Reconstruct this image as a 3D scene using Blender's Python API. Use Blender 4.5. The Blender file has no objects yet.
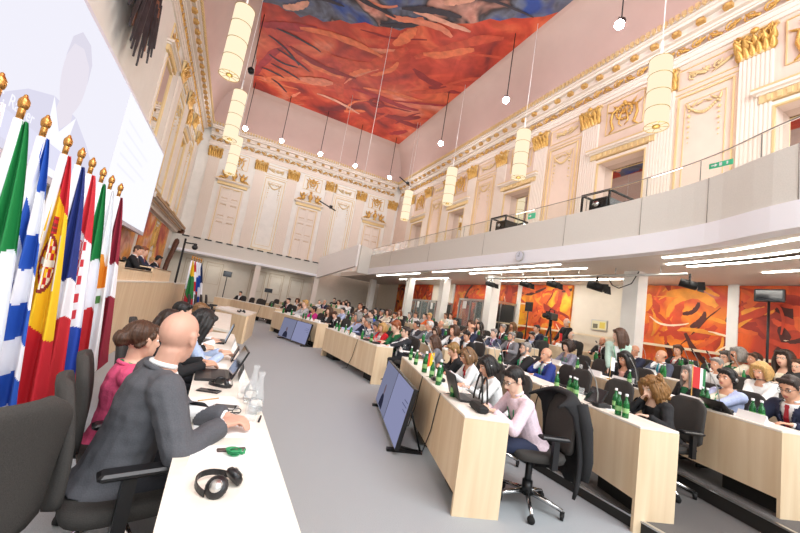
import bpy, bmesh, math, random
from mathutils import Vector as V, Matrix, noise
random.seed(7)
SC = bpy.context.scene
COL = SC.collection
PI = math.pi

# ---------------------------------------------------------------- camera, world, big lights, exposure
cam_d = bpy.data.cameras.new('camera')
cam = bpy.data.objects.new('camera', cam_d)
COL.objects.link(cam)
cam_d.sensor_width = 36.0
cam_d.lens = 16.0
cam_d.clip_start = 0.05
cam_d.clip_end = 200
RW = ((0.887462, 0.201845, 0.414331), (-0.430887, 0.044356, 0.901315), (0.163548, -0.978412, 0.126337))
cam.matrix_world = Matrix(((RW[0][0], -RW[0][1], -RW[0][2], 0.0),
                           (RW[1][0], -RW[1][1], -RW[1][2], 0.0),
                           (RW[2][0], -RW[2][1], -RW[2][2], 1.5),
                           (0, 0, 0, 1)))
SC.camera = cam
SC.view_settings.view_transform = 'Standard'
SC.view_settings.look = 'None'
SC.view_settings.gamma = 1
SC.view_settings.use_curve_mapping = False
SC.view_settings.exposure = -0.10
w = bpy.data.worlds.new('world'); SC.world = w; w.use_nodes = True
w.node_tree.nodes['Background'].inputs[0].default_value = (0.93, 0.97, 1.0, 1)
w.node_tree.nodes['Background'].inputs[1].default_value = 1.15

def area(name, loc, target, size, power, color=(1, 1, 1)):
    l = bpy.data.lights.new(name, 'AREA'); l.shape = 'RECTANGLE'
    l.size, l.size_y = size; l.energy = power; l.color = color
    o = bpy.data.objects.new(name, l); COL.objects.link(o); o.location = loc
    d = V(target) - V(loc)
    o.rotation_euler = d.to_track_quat('-Z', 'Y').to_euler()
    return o
# unseen area lights added behind the camera to fill hall and ceiling
area('hall_fill', (3.5, -3.0, 10.5), (4.0, 11.0, 2.0), (10, 4), 1500, (.93, .97, 1))
area('ceiling_fill', (3.5, -4.0, 4.0), (4.5, 14.0, 13.0), (9, 3), 520, (.92, .96, 1))

# ceiling lamps under the side balcony, deep over the back rows
for y_ in (1.0, 5.0, 9.0, 13.0, 17.0): area('under_balcony_lamp', (9.5, y_, 3.37), (9.5, y_, 0), (.25, 1.4), 26, (1, .96, .9))
for x_ in (-1.0, 3.0): area('under_balcony_lamp', (x_, 25.5, 2.94), (x_, 25.5, 0), (1.4, .2), 9, (1, .96, .9))
# ---------------------------------------------------------------- materials
MATS = {}
def srgb(h):
    h = h.lstrip('#'); c = [int(h[i:i+2], 16)/255 for i in (0, 2, 4)]
    return tuple((x/12.92 if x <= .04045 else ((x+.055)/1.055)**2.4) for x in c) + (1,)
def mat(name, col, rough=.6, metal=0, noise_amt=0, scale=20, bump=0, emis=0, trans=0, spec=None, stretch=None, ior=1.45):
    if name in MATS: return MATS[name]
    m = bpy.data.materials.new(name); m.use_nodes = True; MATS[name] = m
    nt = m.node_tree; b = nt.nodes['Principled BSDF']
    c = srgb(col) if isinstance(col, str) else col
    b.inputs['Base Color'].default_value = c
    b.inputs['Roughness'].default_value = rough
    b.inputs['Metallic'].default_value = metal
    if spec is not None: b.inputs['Specular IOR Level'].default_value = spec
    if trans: b.inputs['Transmission Weight'].default_value = trans; b.inputs['IOR'].default_value = ior
    if emis:
        b.inputs['Emission Color'].default_value = c; b.inputs['Emission Strength'].default_value = emis
    if noise_amt or bump:
        tc = nt.nodes.new('ShaderNodeTexCoord'); mp = nt.nodes.new('ShaderNodeMapping')
        nt.links.new(tc.outputs['Object'], mp.inputs[0])
        if stretch: mp.inputs['Scale'].default_value = stretch
        n = nt.nodes.new('ShaderNodeTexNoise'); n.inputs['Scale'].default_value = scale; n.inputs['Detail'].default_value = 5
        nt.links.new(mp.outputs[0], n.inputs['Vector'])
        if noise_amt:
            r = nt.nodes.new('ShaderNodeValToRGB')
            lo = tuple(x*(1-noise_amt) for x in c[:3])+(1,); hi = tuple(min(1, x*(1+noise_amt*.6)) for x in c[:3])+(1,)
            r.color_ramp.elements[0].position = .3; r.color_ramp.elements[1].position = .7
            r.color_ramp.elements[0].color = lo; r.color_ramp.elements[1].color = hi
            nt.links.new(n.outputs[0], r.inputs[0]); nt.links.new(r.outputs[0], b.inputs['Base Color'])
        if bump:
            bp = nt.nodes.new('ShaderNodeBump'); bp.inputs['Strength'].default_value = bump; bp.inputs['Distance'].default_value = .01
            nt.links.new(n.outputs[0], bp.inputs['Height']); nt.links.new(bp.outputs[0], b.inputs['Normal'])
    return m
def painting(name, stops, scale, distort, seed, light=None):
    """loose abstract brushwork: broad warped colour fields with streaks"""
    if name in MATS: return MATS[name]
    m = bpy.data.materials.new(name); m.use_nodes = True; MATS[name] = m
    nt = m.node_tree; b = nt.nodes['Principled BSDF']; b.inputs['Roughness'].default_value = .55
    N = nt.nodes.new; L = nt.links.new
    tc = N('ShaderNodeTexCoord'); mp = N('ShaderNodeMapping'); mp.inputs['Location'].default_value = (seed, seed*.7, seed*1.3)
    L(tc.outputs['Object'], mp.inputs[0])
    n1 = N('ShaderNodeTexNoise'); n1.inputs['Scale'].default_value = scale; n1.inputs['Detail'].default_value = 3; n1.inputs['Distortion'].default_value = distort*.45; n1.inputs['Roughness'].default_value = .45
    L(mp.outputs[0], n1.inputs['Vector'])
    r = N('ShaderNodeValToRGB'); cr = r.color_ramp; cr.interpolation = 'LINEAR'
    while len(cr.elements) < len(stops): cr.elements.new(.5)
    for e, (p, c) in zip(cr.elements, stops): e.position = p; e.color = srgb(c)
    L(n1.outputs[0], r.inputs[0])
    wv = N('ShaderNodeTexNoise'); wv.inputs['Scale'].default_value = scale*2.2; wv.inputs['Detail'].default_value = 6; wv.inputs['Distortion'].default_value = distort*1.1
    L(mp.outputs[0], wv.inputs['Vector'])
    r2 = N('ShaderNodeValToRGB'); r2.color_ramp.elements[0].position = .38; r2.color_ramp.elements[1].position = .62
    r2.color_ramp.elements[0].color = (.55, .42, .42, 1); r2.color_ramp.elements[1].color = (1.0, 1.0, 1.0, 1)
    L(wv.outputs[0], r2.inputs[0])
    mx = N('ShaderNodeMix'); mx.data_type = 'RGBA'; mx.blend_type = 'MULTIPLY'; mx.inputs['Factor'].default_value = .6
    L(r.outputs[0], mx.inputs['A']); L(r2.outputs[0], mx.inputs['B'])
    L(mx.outputs['Result'], b.inputs['Base Color'])
    return m
def wood(name, c1, c2, scale=1.0, rough=.45, axis=(1, 1, 12)):
    if name in MATS: return MATS[name]
    m = bpy.data.materials.new(name); m.use_nodes = True; MATS[name] = m
    nt = m.node_tree; b = nt.nodes['Principled BSDF']; b.inputs['Roughness'].default_value = rough
    N = nt.nodes.new; L = nt.links.new
    tc = N('ShaderNodeTexCoord'); mp = N('ShaderNodeMapping'); mp.inputs['Scale'].default_value = (12*scale, 12*scale, .8*scale)
    L(tc.outputs['Object'], mp.inputs[0])
    n1 = N('ShaderNodeTexNoise'); n1.inputs['Scale'].default_value = .8; n1.inputs['Detail'].default_value = 6; n1.inputs['Distortion'].default_value = .6
    L(mp.outputs[0], n1.inputs['Vector'])
    r = N('ShaderNodeValToRGB'); r.color_ramp.elements[0].position = .3; r.color_ramp.elements[1].position = .7
    r.color_ramp.elements[0].color = srgb(c1); r.color_ramp.elements[1].color = srgb(c2)
    L(n1.outputs[0], r.inputs[0]); L(r.outputs[0], b.inputs['Base Color'])
    return m
def emit(name, col, s):
    if name in MATS: return MATS[name]
    m = bpy.data.materials.new(name); m.use_nodes = True; MATS[name] = m
    nt = m.node_tree; nt.nodes.clear()
    e = nt.nodes.new('ShaderNodeEmission'); o = nt.nodes.new('ShaderNodeOutputMaterial')
    e.inputs[0].default_value = srgb(col) if isinstance(col, str) else col; e.inputs[1].default_value = s
    nt.links.new(e.outputs[0], o.inputs[0]); return m

# ---------------------------------------------------------------- mesh builder
class MB:
    def __init__(s): s.v = []; s.f = []; s.m = []; s.M = Matrix(); s.mi = 0; s.sm = []; s.smooth = False
    def add(s, vs, fs, smooth=None):
        n = len(s.v); M = s.M
        s.v += [tuple(M @ V(p)) for p in vs]
        s.f += [tuple(i+n for i in f) for f in fs]
        s.m += [s.mi]*len(fs); s.sm += [s.smooth if smooth is None else smooth]*len(fs)
        return s
    def box(s, x0, x1, y0, y1, z0, z1):
        vs = [(x, y, z) for z in (z0, z1) for y in (y0, y1) for x in (x0, x1)]
        return s.add(vs, [(0, 2, 3, 1), (4, 5, 7, 6), (0, 1, 5, 4), (2, 6, 7, 3), (0, 4, 6, 2), (1, 3, 7, 5)], False)
    def cbox(s, c, d):
        return s.box(c[0]-d[0]/2, c[0]+d[0]/2, c[1]-d[1]/2, c[1]+d[1]/2, c[2]-d[2]/2, c[2]+d[2]/2)
    def rbox(s, x0, x1, y0, y1, z0, z1, r):
        """box with bevelled edges all round (chamfer r)"""
        rings = []
        for z, k in ((z0, r), (z0+r, 0), (z1-r, 0), (z1, r)):
            rings.append([(x0+k+r, y0+k, z), (x1-k-r, y0+k, z), (x1-k, y0+k+r, z), (x1-k, y1-k-r, z), (x1-k-r, y1-k, z), (x0+k+r, y1-k, z), (x0+k, y1-k-r, z), (x0+k, y0+k+r, z)])
        return s.loft(rings)
    def loft(s, rings, closed=True, caps=True, smooth=None):
        n = len(rings[0]); vs = [p for r in rings for p in r]; fs = []
        for i in range(len(rings)-1):
            for j in range(n if closed else n-1):
                k = (j+1) % n
                fs.append((i*n+j, i*n+k, (i+1)*n+k, (i+1)*n+j))
        if caps and closed:
            fs.append(tuple(range(n-1, -1, -1))); fs.append(tuple((len(rings)-1)*n+j for j in range(n)))
        return s.add(vs, fs, smooth)
    def prism(s, poly, z0, z1):
        n = len(poly)
        vs = [(x, y, z0) for x, y in poly]+[(x, y, z1) for x, y in poly]
        fs = [(i, (i+1) % n, n+(i+1) % n, n+i) for i in range(n)]+[tuple(range(n-1, -1, -1)), tuple(range(n, 2*n))]
        return s.add(vs, fs, False)
    def tube(s, pts, r, n=6, smooth=True, caps=True):
        pts = [V(p) for p in pts]; rs = r if isinstance(r, (list, tuple)) else [r]*len(pts)
        rings = []; up = V((0, 0, 1)); prev = None
        for i, p in enumerate(pts):
            d = (pts[min(i+1, len(pts)-1)]-pts[max(i-1, 0)])
            if d.length < 1e-9: d = V((0, 0, 1))
            d.normalize()
            if prev is None:
                a = d.cross(up if abs(d.z) < .9 else V((1, 0, 0))).normalized()
            else:
                a = (prev-d*prev.dot(d))
                a = a.normalized() if a.length > 1e-6 else d.cross(up).normalized()
            prev = a; b = d.cross(a)
            rings.append([tuple(p+(a*math.cos(t)+b*math.sin(t))*rs[i]) for t in [2*PI*k/n for k in range(n)]])
        return s.loft(rings, True, caps, smooth)
    def lathe(s, prof, c=(0, 0, 0), n=16, smooth=True):
        rings = [[(c[0]+r*math.cos(2*PI*k/n), c[1]+r*math.sin(2*PI*k/n), c[2]+z) for k in range(n)] for r, z in prof]
        return s.loft(rings, True, True, smooth)
    def ball(s, c, r, nu=10, nv=7, smooth=True):
        rr = r if isinstance(r, (list, tuple)) else (r, r, r)
        rings = []
        for i in range(nv+1):
            t = PI*i/nv; a = max(math.sin(t), .02)
            rings.append([(c[0]+rr[0]*a*math.cos(2*PI*k/nu), c[1]+rr[1]*a*math.sin(2*PI*k/nu), c[2]-rr[2]*math.cos(t)) for k in range(nu)])
        return s.loft(rings, True, True, smooth)
    def capsule(s, p0, p1, r0, r1, n=10):
        s.tube([p0, p1], [r0, r1], n); s.ball(p0, r0, n, 6); s.ball(p1, r1, n, 6); return s
    def mesh(s, name, mats):
        me = bpy.data.meshes.new(name); me.from_pydata(s.v, [], s.f)
        for m in (mats if isinstance(mats, (list, tuple)) else [mats]): me.materials.append(m)
        me.polygons.foreach_set('material_index', s.m); me.polygons.foreach_set('use_smooth', s.sm)
        me.update(); return me
    def build(s, name, mats, parent=None, **kw):
        o = bpy.data.objects.new(name, s.mesh(name, mats)); COL.objects.link(o)
        if parent: o.parent = parent
        return tag(o, **kw)
def tag(o, label=None, cat=None, group=None, kind=None):
    if label: o['label'] = label
    if cat: o['category'] = cat
    if group: o['group'] = group
    if kind: o['kind'] = kind
    return o
def thing(name, loc, rz=0, label=None, cat=None, group=None, kind=None):
    o = bpy.data.objects.new(name, None); COL.objects.link(o); o.location = loc; o.rotation_euler = (0, 0, rz)
    o.empty_display_size = .1
    return tag(o, label, cat, group, kind)
def inst(name, me, parent=None, loc=(0, 0, 0), rz=0, **kw):
    o = bpy.data.objects.new(name, me); COL.objects.link(o)
    if parent: o.parent = parent
    o.location = loc; o.rotation_euler = (0, 0, rz)
    return tag(o, **kw)
def dup(root, loc, rz, label=None, group=None):
    r = root.copy(); COL.objects.link(r); r.location = loc; r.rotation_euler = (0, 0, rz)
    if label: r['label'] = label
    if group: r['group'] = group
    for ch in list(root.children):
        c = ch.copy(); COL.objects.link(c); c.parent = r
        for g in list(ch.children):
            d = g.copy(); COL.objects.link(d); d.parent = c
    return r
def S(name, mb, mats, parent=None):
    return mb.build(name, mats, parent, kind=None if parent else 'structure')

M_ivory = mat('ivory plaster', '#E9E7E1', .75, noise_amt=.04, scale=3)
M_cream = mat('warm white plaster', '#E8DDD2', .7)
M_rose = mat('rose white ceiling plaster', '#CDB2A9', .8, noise_amt=.03, scale=1.5)
M_gold = mat('gilding', '#DDB163', .4, .55, noise_amt=.3, scale=40, bump=.5)
M_paleg = mat('pale gilding', '#E3CA98', .5, .3)
M_white = mat('white paint', '#F4F2F0', .5)
M_band = mat('white balcony band', '#F5F6FB', .5)
M_fascia = mat('beige fabric panel', '#DEDBD2', .85, noise_amt=.05, scale=60)
M_wall = mat('beige lower wall', '#E0D6C6', .75, noise_amt=.03, scale=4)
M_soffit = mat('soffit plaster', '#E8DFD6', .75)
M_carpet = mat('grey carpet', '#A5AAAD', .95, noise_amt=.16, scale=160, bump=.5)
M_dcarpet = mat('dark platform carpet', '#5E5C5A', .95, noise_amt=.2, scale=140)
M_riser = mat('black riser', '#26242', .7) if False else mat('black riser', '#262422', .6)
M_alu = mat('aluminium edge', '#C9C9C7', .3, .9)
M_wood = wood('pale birch veneer', '#DCC09A', '#EBD5B4', 1.0)
M_wood2 = wood('pale birch worktop', '#EAE2D4', '#F4EEE2', .8, .3)
M_plast = mat('black plastic', '#1B1B1D', .35)
M_rub = mat('black matt rubber', '#141414', .7)
M_fabg = mat('charcoal chair fabric', '#3E3B38', .9, noise_amt=.22, scale=220, bump=.3)
M_chrome = mat('polished metal', '#D5D5D5', .2, 1)
M_black = mat('black metal', '#191919', .45, .3)
M_paper = mat('white paper', '#F4F3F1', .7)
M_green = mat('green bottle glass', '#1F7A3A', .08, trans=.45)
M_capw = mat('white bottle cap', '#EDEDED', .4)
M_lblg = mat('bottle label', '#8DBB78', .5)
M_glass = mat('clear glass', '#F2F6F6', .05); M_glass.node_tree.nodes['Principled BSDF'].inputs['Alpha'].default_value = .12
M_mirror = mat('mirror glass', '#E8E4E0', .02, 1)
M_screen_dark = mat('dark glass panel', '#1A1C22', .1)
# ================================================================ THE ROOM
Z0 = 3.40     # underside of the side balcony
XR, YF, XL, ZC, ZK = 11.0, 26.2, -3.6, 14.0, 11.75
fl = MB().box(XL-.3, XR+.3, -6, YF+.3, -.1, 0); S('floor', fl, M_carpet)
TZ = [0, .10, .24, .38, .53]
RISERS = [None,
  [(3.52, -3), (3.52, 6.5), (4.1, 9.8), (3.95, 11.3), (3.1, 14.8), (3.0, 17.2), (1.6, 20.2), (1.6, 26)],
  [(3.85, -3), (4.10, -.2), (5.42, 3.85), (5.75, 5.6), (5.75, 9.7), (5.35, 11.8), (4.4, 15.3), (4.2, 17.9), (2.8, 21.0), (2.8, 26)],
  [(5.3, -3), (5.75, -.3), (6.9, 3.5), (7.15, 6), (7.15, 9.9), (6.7, 12.4), (5.75, 15.8), (5.4, 18.5), (4.0, 22), (4.0, 26)],
  [(6.7, -3), (7.1, -.6), (8.25, 3.1), (8.5, 6), (8.5, 10.1), (8.05, 13), (7.1, 16.4), (6.6, 19.3), (5.2, 23), (5.2, 26)]]
for k in range(1, 5):
    p = RISERS[k]; z1 = TZ[k]
    mb = MB(); mb.prism(p+[(10.6, 26), (10.6, -3)], TZ[k-1]+.001, z1)
    pl = S('floor', mb, M_dcarpet)
    e = MB()
    for a, b in zip(p[:-1], p[1:]):
        a = V((*a, 0)); b = V((*b, 0)); u = (b-a).normalized(); n = V((u.y, -u.x, 0))
        e.mi = 0; e.add([a+V((0, 0, TZ[k-1]+.002))-n*.012, b+V((0, 0, TZ[k-1]+.002))-n*.012, b+V((0, 0, z1-.012))-n*.012, a+V((0, 0, z1-.012))-n*.012, a+V((0, 0, z1-.012))-n*.001, b+V((0, 0, z1-.012))-n*.001], [(0, 1, 2, 3), (3, 2, 5, 4)])
        e.mi = 1; e.add([a-n*.018+V((0, 0, z1-.012)), b-n*.018+V((0, 0, z1-.012)), b-n*.018+V((0, 0, z1+.004)), a-n*.018+V((0, 0, z1+.004)), a+n*.02+V((0, 0, z1+.004)), b+n*.02+V((0, 0, z1+.004))], [(0, 1, 2, 3), (3, 2, 5, 4)])
    S('edge_strip', e, [M_riser, M_alu], pl)

# walls: shell slabs
g = MB(); ys = [-6]
for c in (2.9, 7.55, 12.4, 17.3, 22.2): ys += [c-.8, c+.8]
ys += [YF+.3]
for k in range(0, len(ys), 2): g.box(XR, XR+.4, ys[k], ys[k+1], 3.5, ZC)
for k in range(1, len(ys)-1, 2): g.box(XR, XR+.4, ys[k], ys[k+1], 3.5, 4.2); g.box(XR, XR+.4, ys[k], ys[k+1], 7.95, ZC)
g.box(XR+.4, XR+.5, -6, YF+.3, 3.5, ZC)
S('wall_right', g, mat('warm-lit plaster', '#DFCABC', .75, noise_amt=.03, scale=3))  # pinkish cast of the warm lamps put into this wall's plaster colour
S('wall_far', MB().box(XL, XR, YF, YF+.3, 3.0, ZC), M_ivory)
S('wall_left', MB().box(XL-.3, XL, -6, YF+.3, 0, ZC), mat('left wall plaster', '#E6E2DA', .75, noise_amt=.03, scale=3))
S('wall_lower_right', MB().box(10.5, 10.9, -6, YF, 0, Z0+.1), M_wall)
S('wall_lower_far', MB().box(XL, 10.5, YF-.05, YF+.05, 0, 3.4), M_wall)
# ceiling with its rose cove and the large painting
ce = MB(); ce.box(XL-.3, XR+.3, -6, YF+.3, ZC, ZC+.2); CE = S('ceiling', ce, M_rose)
cv = MB()
def cove(a, b, n):
    a = V(a); b = V(b); n = V(n); rows = []
    for i in range(9):
        t = i/8*PI/2; off = 1.13*(1-math.cos(t)); zz = ZK-.03+(ZC-ZK+.03)*math.sin(t)
        rows.append([tuple(a+n*(.42+off)+V((0, 0, zz))), tuple(b+n*(.42+off)+V((0, 0, zz)))])
    cv.loft(rows, closed=False, caps=False, smooth=True)
cove((XR, -6, 0), (XR, YF, 0), (-1, 0, 0)); cove((XL, YF, 0), (XR, YF, 0), (0, -1, 0)); cove((XL, -6, 0), (XL, YF, 0), (1, 0, 0))
S('cove', cv, M_rose, CE)
P_ceil = painting('ceiling painting', [(0, '#3A2F45'), (.30, '#7A2A2E'), (.40, '#B23A2C'), (.5, '#CF4A33'), (.6, '#DE6A45'), (.72, '#E89078'), (1, '#F0C4B0')], .32, 2.2, 3)
P_blue = painting('ceiling painting blue field', [(0, '#1E2B66'), (.35, '#2D4C9A'), (.48, '#6C7488'), (.55, '#3A3438'), (.62, '#D9A090'), (.8, '#B84434'), (1, '#E3D8D0')], .45, 2.5, 9)
def brush(mb, f, u, v, ang, L, w, cur, mi, off, seed, n=14):
    """one painted stroke with a ragged outline, laid on a flat surface through the map f(u, v, offset)"""
    rr = random.Random(seed); pts = []; x, y, a = u, v, ang; st = L/n; le = []; ri = []
    for i in range(n+1):
        t = i/n; ww = w*(math.sin(PI*min(.98, t*.9+.06))**.5)*(.75+.4*rr.random())
        le.append((x-math.sin(a)*ww, y+math.cos(a)*ww)); ri.append((x+math.sin(a)*ww, y-math.cos(a)*ww))
        x += math.cos(a)*st; y += math.sin(a)*st; a += cur/n+rr.uniform(-.12, .12)
    mb.mi = mi; vs = []
    for l, r in zip(le, ri): vs += [f(*l, off), f(*r, off)]
    mb.add(vs, [(2*i, 2*i+1, 2*i+3, 2*i+2) for i in range(n)], False)
def inside(mb, u0, u1, v0, v1, ax):
    """keep strokes within the edges of their canvas"""
    for i, p in enumerate(mb.v):
        p = list(p); p[ax[0]] = min(max(p[ax[0]], u0), u1); p[ax[1]] = min(max(p[ax[1]], v0), v1); mb.v[i] = tuple(p)
cp = MB(); cp.box(-1.24, 9.22, -3, 23.9, ZC-.05, ZC-.003)
fc = lambda u, v, o: (u, v, ZC-.052-o)
edge = [(-1.24, 16.3), (0.4, 16.1), (2, 15.1), (4.5, 14), (5.7, 12.5), (7.7, 11), (9.22, 9.35)]
near_ = [(9.22, 7.2), (7.7, 8.4), (5.7, 10.2), (4.5, 11.2), (2, 12.4), (.4, 13.6), (-1.24, 13.8)]
rq = random.Random(4); pl = []
for q0, q1 in list(zip(edge[:-1], edge[1:]))+[(edge[-1], near_[0])]+list(zip(near_[:-1], near_[1:])):
    for k in range(5):
        t = k/5; jx = rq.uniform(-.12, .12) if k else 0
        pl.append((q0[0]+(q1[0]-q0[0])*t, q0[1]+(q1[1]-q0[1])*t+jx*2))
cp.mi = 1; cp.add([fc(x, y, .001) for x, y in pl], [tuple(range(len(pl)-1, -1, -1))], False)
PC = [P_ceil, P_blue]+[mat('brush '+c, c, .6, noise_amt=.25, scale=3) for c in ('#8E2A2C', '#E0764E', '#DE8468', '#A8343A', '#3C3640', '#C65038', '#DFA28C', '#2F4690')]
for k in range(46):
    u = rq.uniform(-1, 9); v = rq.uniform(12, 23.5); mi = rq.choice([2, 2, 3, 4, 5, 5, 7, 7, 3]); ln = rq.uniform(1.5, 4.5)
    brush(cp, fc, u, v, -.65+rq.uniform(-.5, .5)+(PI if rq.random() < .5 else 0), ln, rq.uniform(.06, .30), rq.uniform(-1.2, 1.2), mi, .002+k*.0003, k)
for k in range(7): brush(cp, fc, rq.uniform(-1.1, -.2), 17.5+k*.75, rq.uniform(-.3, .5), rq.uniform(1.2, 2.4), .08, rq.uniform(-.6, .6), 6, .02+k*.0003, 100+k)
for k in range(16):
    t = rq.random()*6; i = int(t); t -= i; q0, q1 = edge[i], edge[min(i+1, 6)]
    brush(cp, fc, q0[0]+(q1[0]-q0[0])*t-.8, q0[1]+(q1[1]-q0[1])*t-rq.uniform(-.3, 1.6), -.55+rq.uniform(-.3, .3), rq.uniform(1.2, 3), rq.uniform(.05, .2), rq.uniform(-.8, .8), rq.choice([6, 6, 8, 9, 8, 4]), .025+k*.0003, 200+k)
brush(cp, fc, 5.7, 19.6, 0, 2.6, .13, 5.8, 2, .03, 301); brush(cp, fc, 1.2, 20.8, -.4, 2.0, .35, .3, 4, .03, 302); brush(cp, fc, 2.4, 21.6, -.3, 3.0, .12, .6, 8, .031, 303)
inside(cp, -1.24, 9.22, -3, 23.9, (0, 1))
S('painted_panel', cp, PC, CE)

# ------------------------------------------------ ornament builders, local frame: x along wall, y out of wall, z up
def wallM(o, u, n):
    u = V(u); n = V(n)
    return Matrix(((u.x, n.x, 0, o[0]), (u.y, n.y, 0, o[1]), (0, 0, 1, o[2]), (0, 0, 0, 1)))
def leaf(mb, x, z, w, h, tilt, curl=.08, y=.03):
    c, s_ = math.cos(tilt), math.sin(tilt); rings = []
    for i in range(6):
        t = i/5; ww = w*.5*math.sin(PI*min(.97, .18+.8*t))*(1.15-.5*t)
        yy = y+curl*(t**2)*1.5; cx = x+s_*h*t; cz = z+c*h*t
        th = .018*(1-t)+.006
        rings.append([(cx-c*ww, yy, cz+s_*ww), (cx, yy+th+.02*math.sin(t*3), cz), (cx+c*ww, yy, cz-s_*ww), (cx, yy-.01, cz)])
    mb.loft(rings, smooth=True)
def spiral(mb, x, z, r, y, sgn=1, turns=1.4, start=0, th=.016, n=12):
    pts = []; rs = []
    for i in range(n+1):
        t = i/n; a = start+sgn*2*PI*turns*t; rr = r*(1-.85*t)
        pts.append((x+rr*math.cos(a), y, z+rr*math.sin(a))); rs.append(th*(1-.4*t))
    mb.tube(pts, rs, 4)
def capital(mb, x, z, w=1.0, h=.72):
    for k in range(6):
        xx = x+(k-2.5)*w*.145; leaf(mb, xx, z, w*.26, h*.5, (k-2.5)*.05, .1)
    for k in range(5):
        xx = x+(k-2)*w*.17; leaf(mb, xx, z+h*.28, w*.29, h*.5, (k-2)*.16, .13, .05)
    mb.mi = 1
    mb.loft([[(x-w*a, 0, z+h*q), (x+w*a, 0, z+h*q), (x+w*a, d, z+h*q), (x-w*a, d, z+h*q)] for q, a, d in ((0, .36, .05), (.6, .38, .07), (.92, .46, .12), (.93, .52, .14), (1.0, .52, .14))], smooth=False); mb.mi = 0
    for sg in (-1, 1):
        leaf(mb, x+sg*w*.30, z+h*.40, w*.22, h*.48, sg*.38, .15, .06)
        spiral(mb, x+sg*w*.43, z+h*.80, w*.13, .17, sg, 1.3, PI/2, .035)
        spiral(mb, x+sg*w*.15, z+h*.76, w*.10, .15, -sg, 1.3, PI/2, .028)
        mb.tube([(x+sg*w*.05, .12, z+h*.45), (x+sg*w*.2, .16, z+h*.7), (x+sg*w*.4, .18, z+h*.92)], .03, 5)
    mb.ball((x, .16, z+h*.97), (w*.11, .07, h*.12), 8, 5)
def garland(mb, x, z, w, drop=.45):
    for k in range(15):
        t = k/14; xx = x-w/2+w*t; zz = z-.26*math.sin(PI*t)
        mb.ball((xx, .035, zz), .035+.012*math.sin(PI*t), 6, 4)
    for sg in (-1, 1):
        for k in range(7):
            mb.ball((x+sg*w/2, .035, z-.1-drop*2.2*k/6), .045*(1-.08*k)*(1.2 if k % 2 else .8), 6, 4)
        leaf(mb, x+sg*w*.5, z-.02, .1, .2, sg*.3, .02); leaf(mb, x+sg*w*.42, z+.02, .08, .2, -sg*.9, .02)
        leaf(mb, x+sg*w*.25, z+.02, .07, .22, -sg*1.2, .02)
def scroll(mb, x0, x1, z, h=.26, n=None):
    n = n or max(1, int(round(abs(x1-x0)/.40))); st = (x1-x0)/n
    for k in range(n):
        xx = x0+st*(k+.5); sg = 1 if k % 2 else -1
        spiral(mb, xx, z, h*.45, .04, sg, 1.5, -sg*PI/2, .028)
        leaf(mb, xx-st*.5, z-sg*h*.28, .13, st*.9, PI/2-sg*.5, .01)
        leaf(mb, xx, z, .08, .16, sg*.8, .03); mb.ball((xx, .05, z), .035, 6, 4)
def rosette(mb, x, z, r):
    for k in range(8): leaf(mb, x, z, r*.55, r, k*PI/4, .02)
    mb.ball((x, .05, z), r*.25, 8, 5)
def trophy(mb, x, z, w=.9, h=1.1):
    """oval wreath with crossed ribbons and hanging drapery"""
    for k in range(18):
        a = 2*PI*k/18; mb.ball((x+w*.27*math.cos(a), .04, z+h*.1+h*.26*math.sin(a)), .05, 6, 4)
    for sg in (-1, 1):
        mb.tube([(x+sg*w*.08, .05, z+h*.4), (x+sg*w*.42, .05, z+h*.2), (x+sg*w*.46, .05, z-h*.1), (x+sg*w*.36, .05, z-h*.42), (x+sg*w*.5, .04, z-h*.55)], [.03, .05, .045, .05, .02], 5)
        mb.tube([(x, .05, z+h*.22), (x+sg*w*.12, .06, z), (x+sg*w*.16, .05, z-h*.3), (x+sg*w*.05, .05, z-h*.42)], [.02, .035, .03, .015], 5)
        leaf(mb, x+sg*w*.2, z+h*.3, .1, .3, sg*.9, .02); leaf(mb, x+sg*w*.42, z+h*.25, .08, .22, sg*1.2, .02)
    for k in range(5): leaf(mb, x, z+h*.05, .08, .28, (k-2)*.5, .02)
    mb.ball((x, .05, z+h*.45), .07, 8, 5)
def frame(mb, x0, x1, z0, z1, t=.05, d=.035, y0=0.0):
    for a in ((x0, x1, z0, z0+t), (x0, x1, z1-t, z1), (x0, x0+t, z0+t, z1-t), (x1-t, x1, z0+t, z1-t)):
        mb.box(a[0], a[1], y0, y0+d, a[2], a[3])
def fluted(mb, x0, x1, z0, z1, n=7):
    st = (x1-x0)/(2*n+1); mb.box(x0, x1, .0, .045, z0, z1)
    for k in range(n+1): mb.box(x0+st*2*k, x0+st*(2*k+1), .045, .07, z0, z1)
def urn_pair(mb, x, z):
    for sg in (-1, 1):
        mb.ball((x+sg*.5, .14, z+.26), (.15, .1, .2), 8, 6); mb.ball((x+sg*.52, .15, z+.54), (.08, .08, .1), 8, 6)
        mb.tube([(x+sg*.6, .14, z+.1), (x+sg*.78, .14, z+.12), (x+sg*.92, .13, z+.02)], [.08, .07, .04], 6)
        mb.tube([(x+sg*.45, .16, z+.4), (x+sg*.32, .17, z+.46), (x+sg*.24, .16, z+.6)], [.05, .04, .03], 6)
        leaf(mb, x+sg*.62, z+.3, .16, .34, sg*.5, .04, .1)
    mb.lathe([(.06, 0), (.12, .05), (.05, .12), (.15, .25), (.18, .4), (.12, .5), (.07, .55), (.09, .6)], (x, .15, z), 10)
    rosette(mb, x, z+.75, .13)

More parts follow.
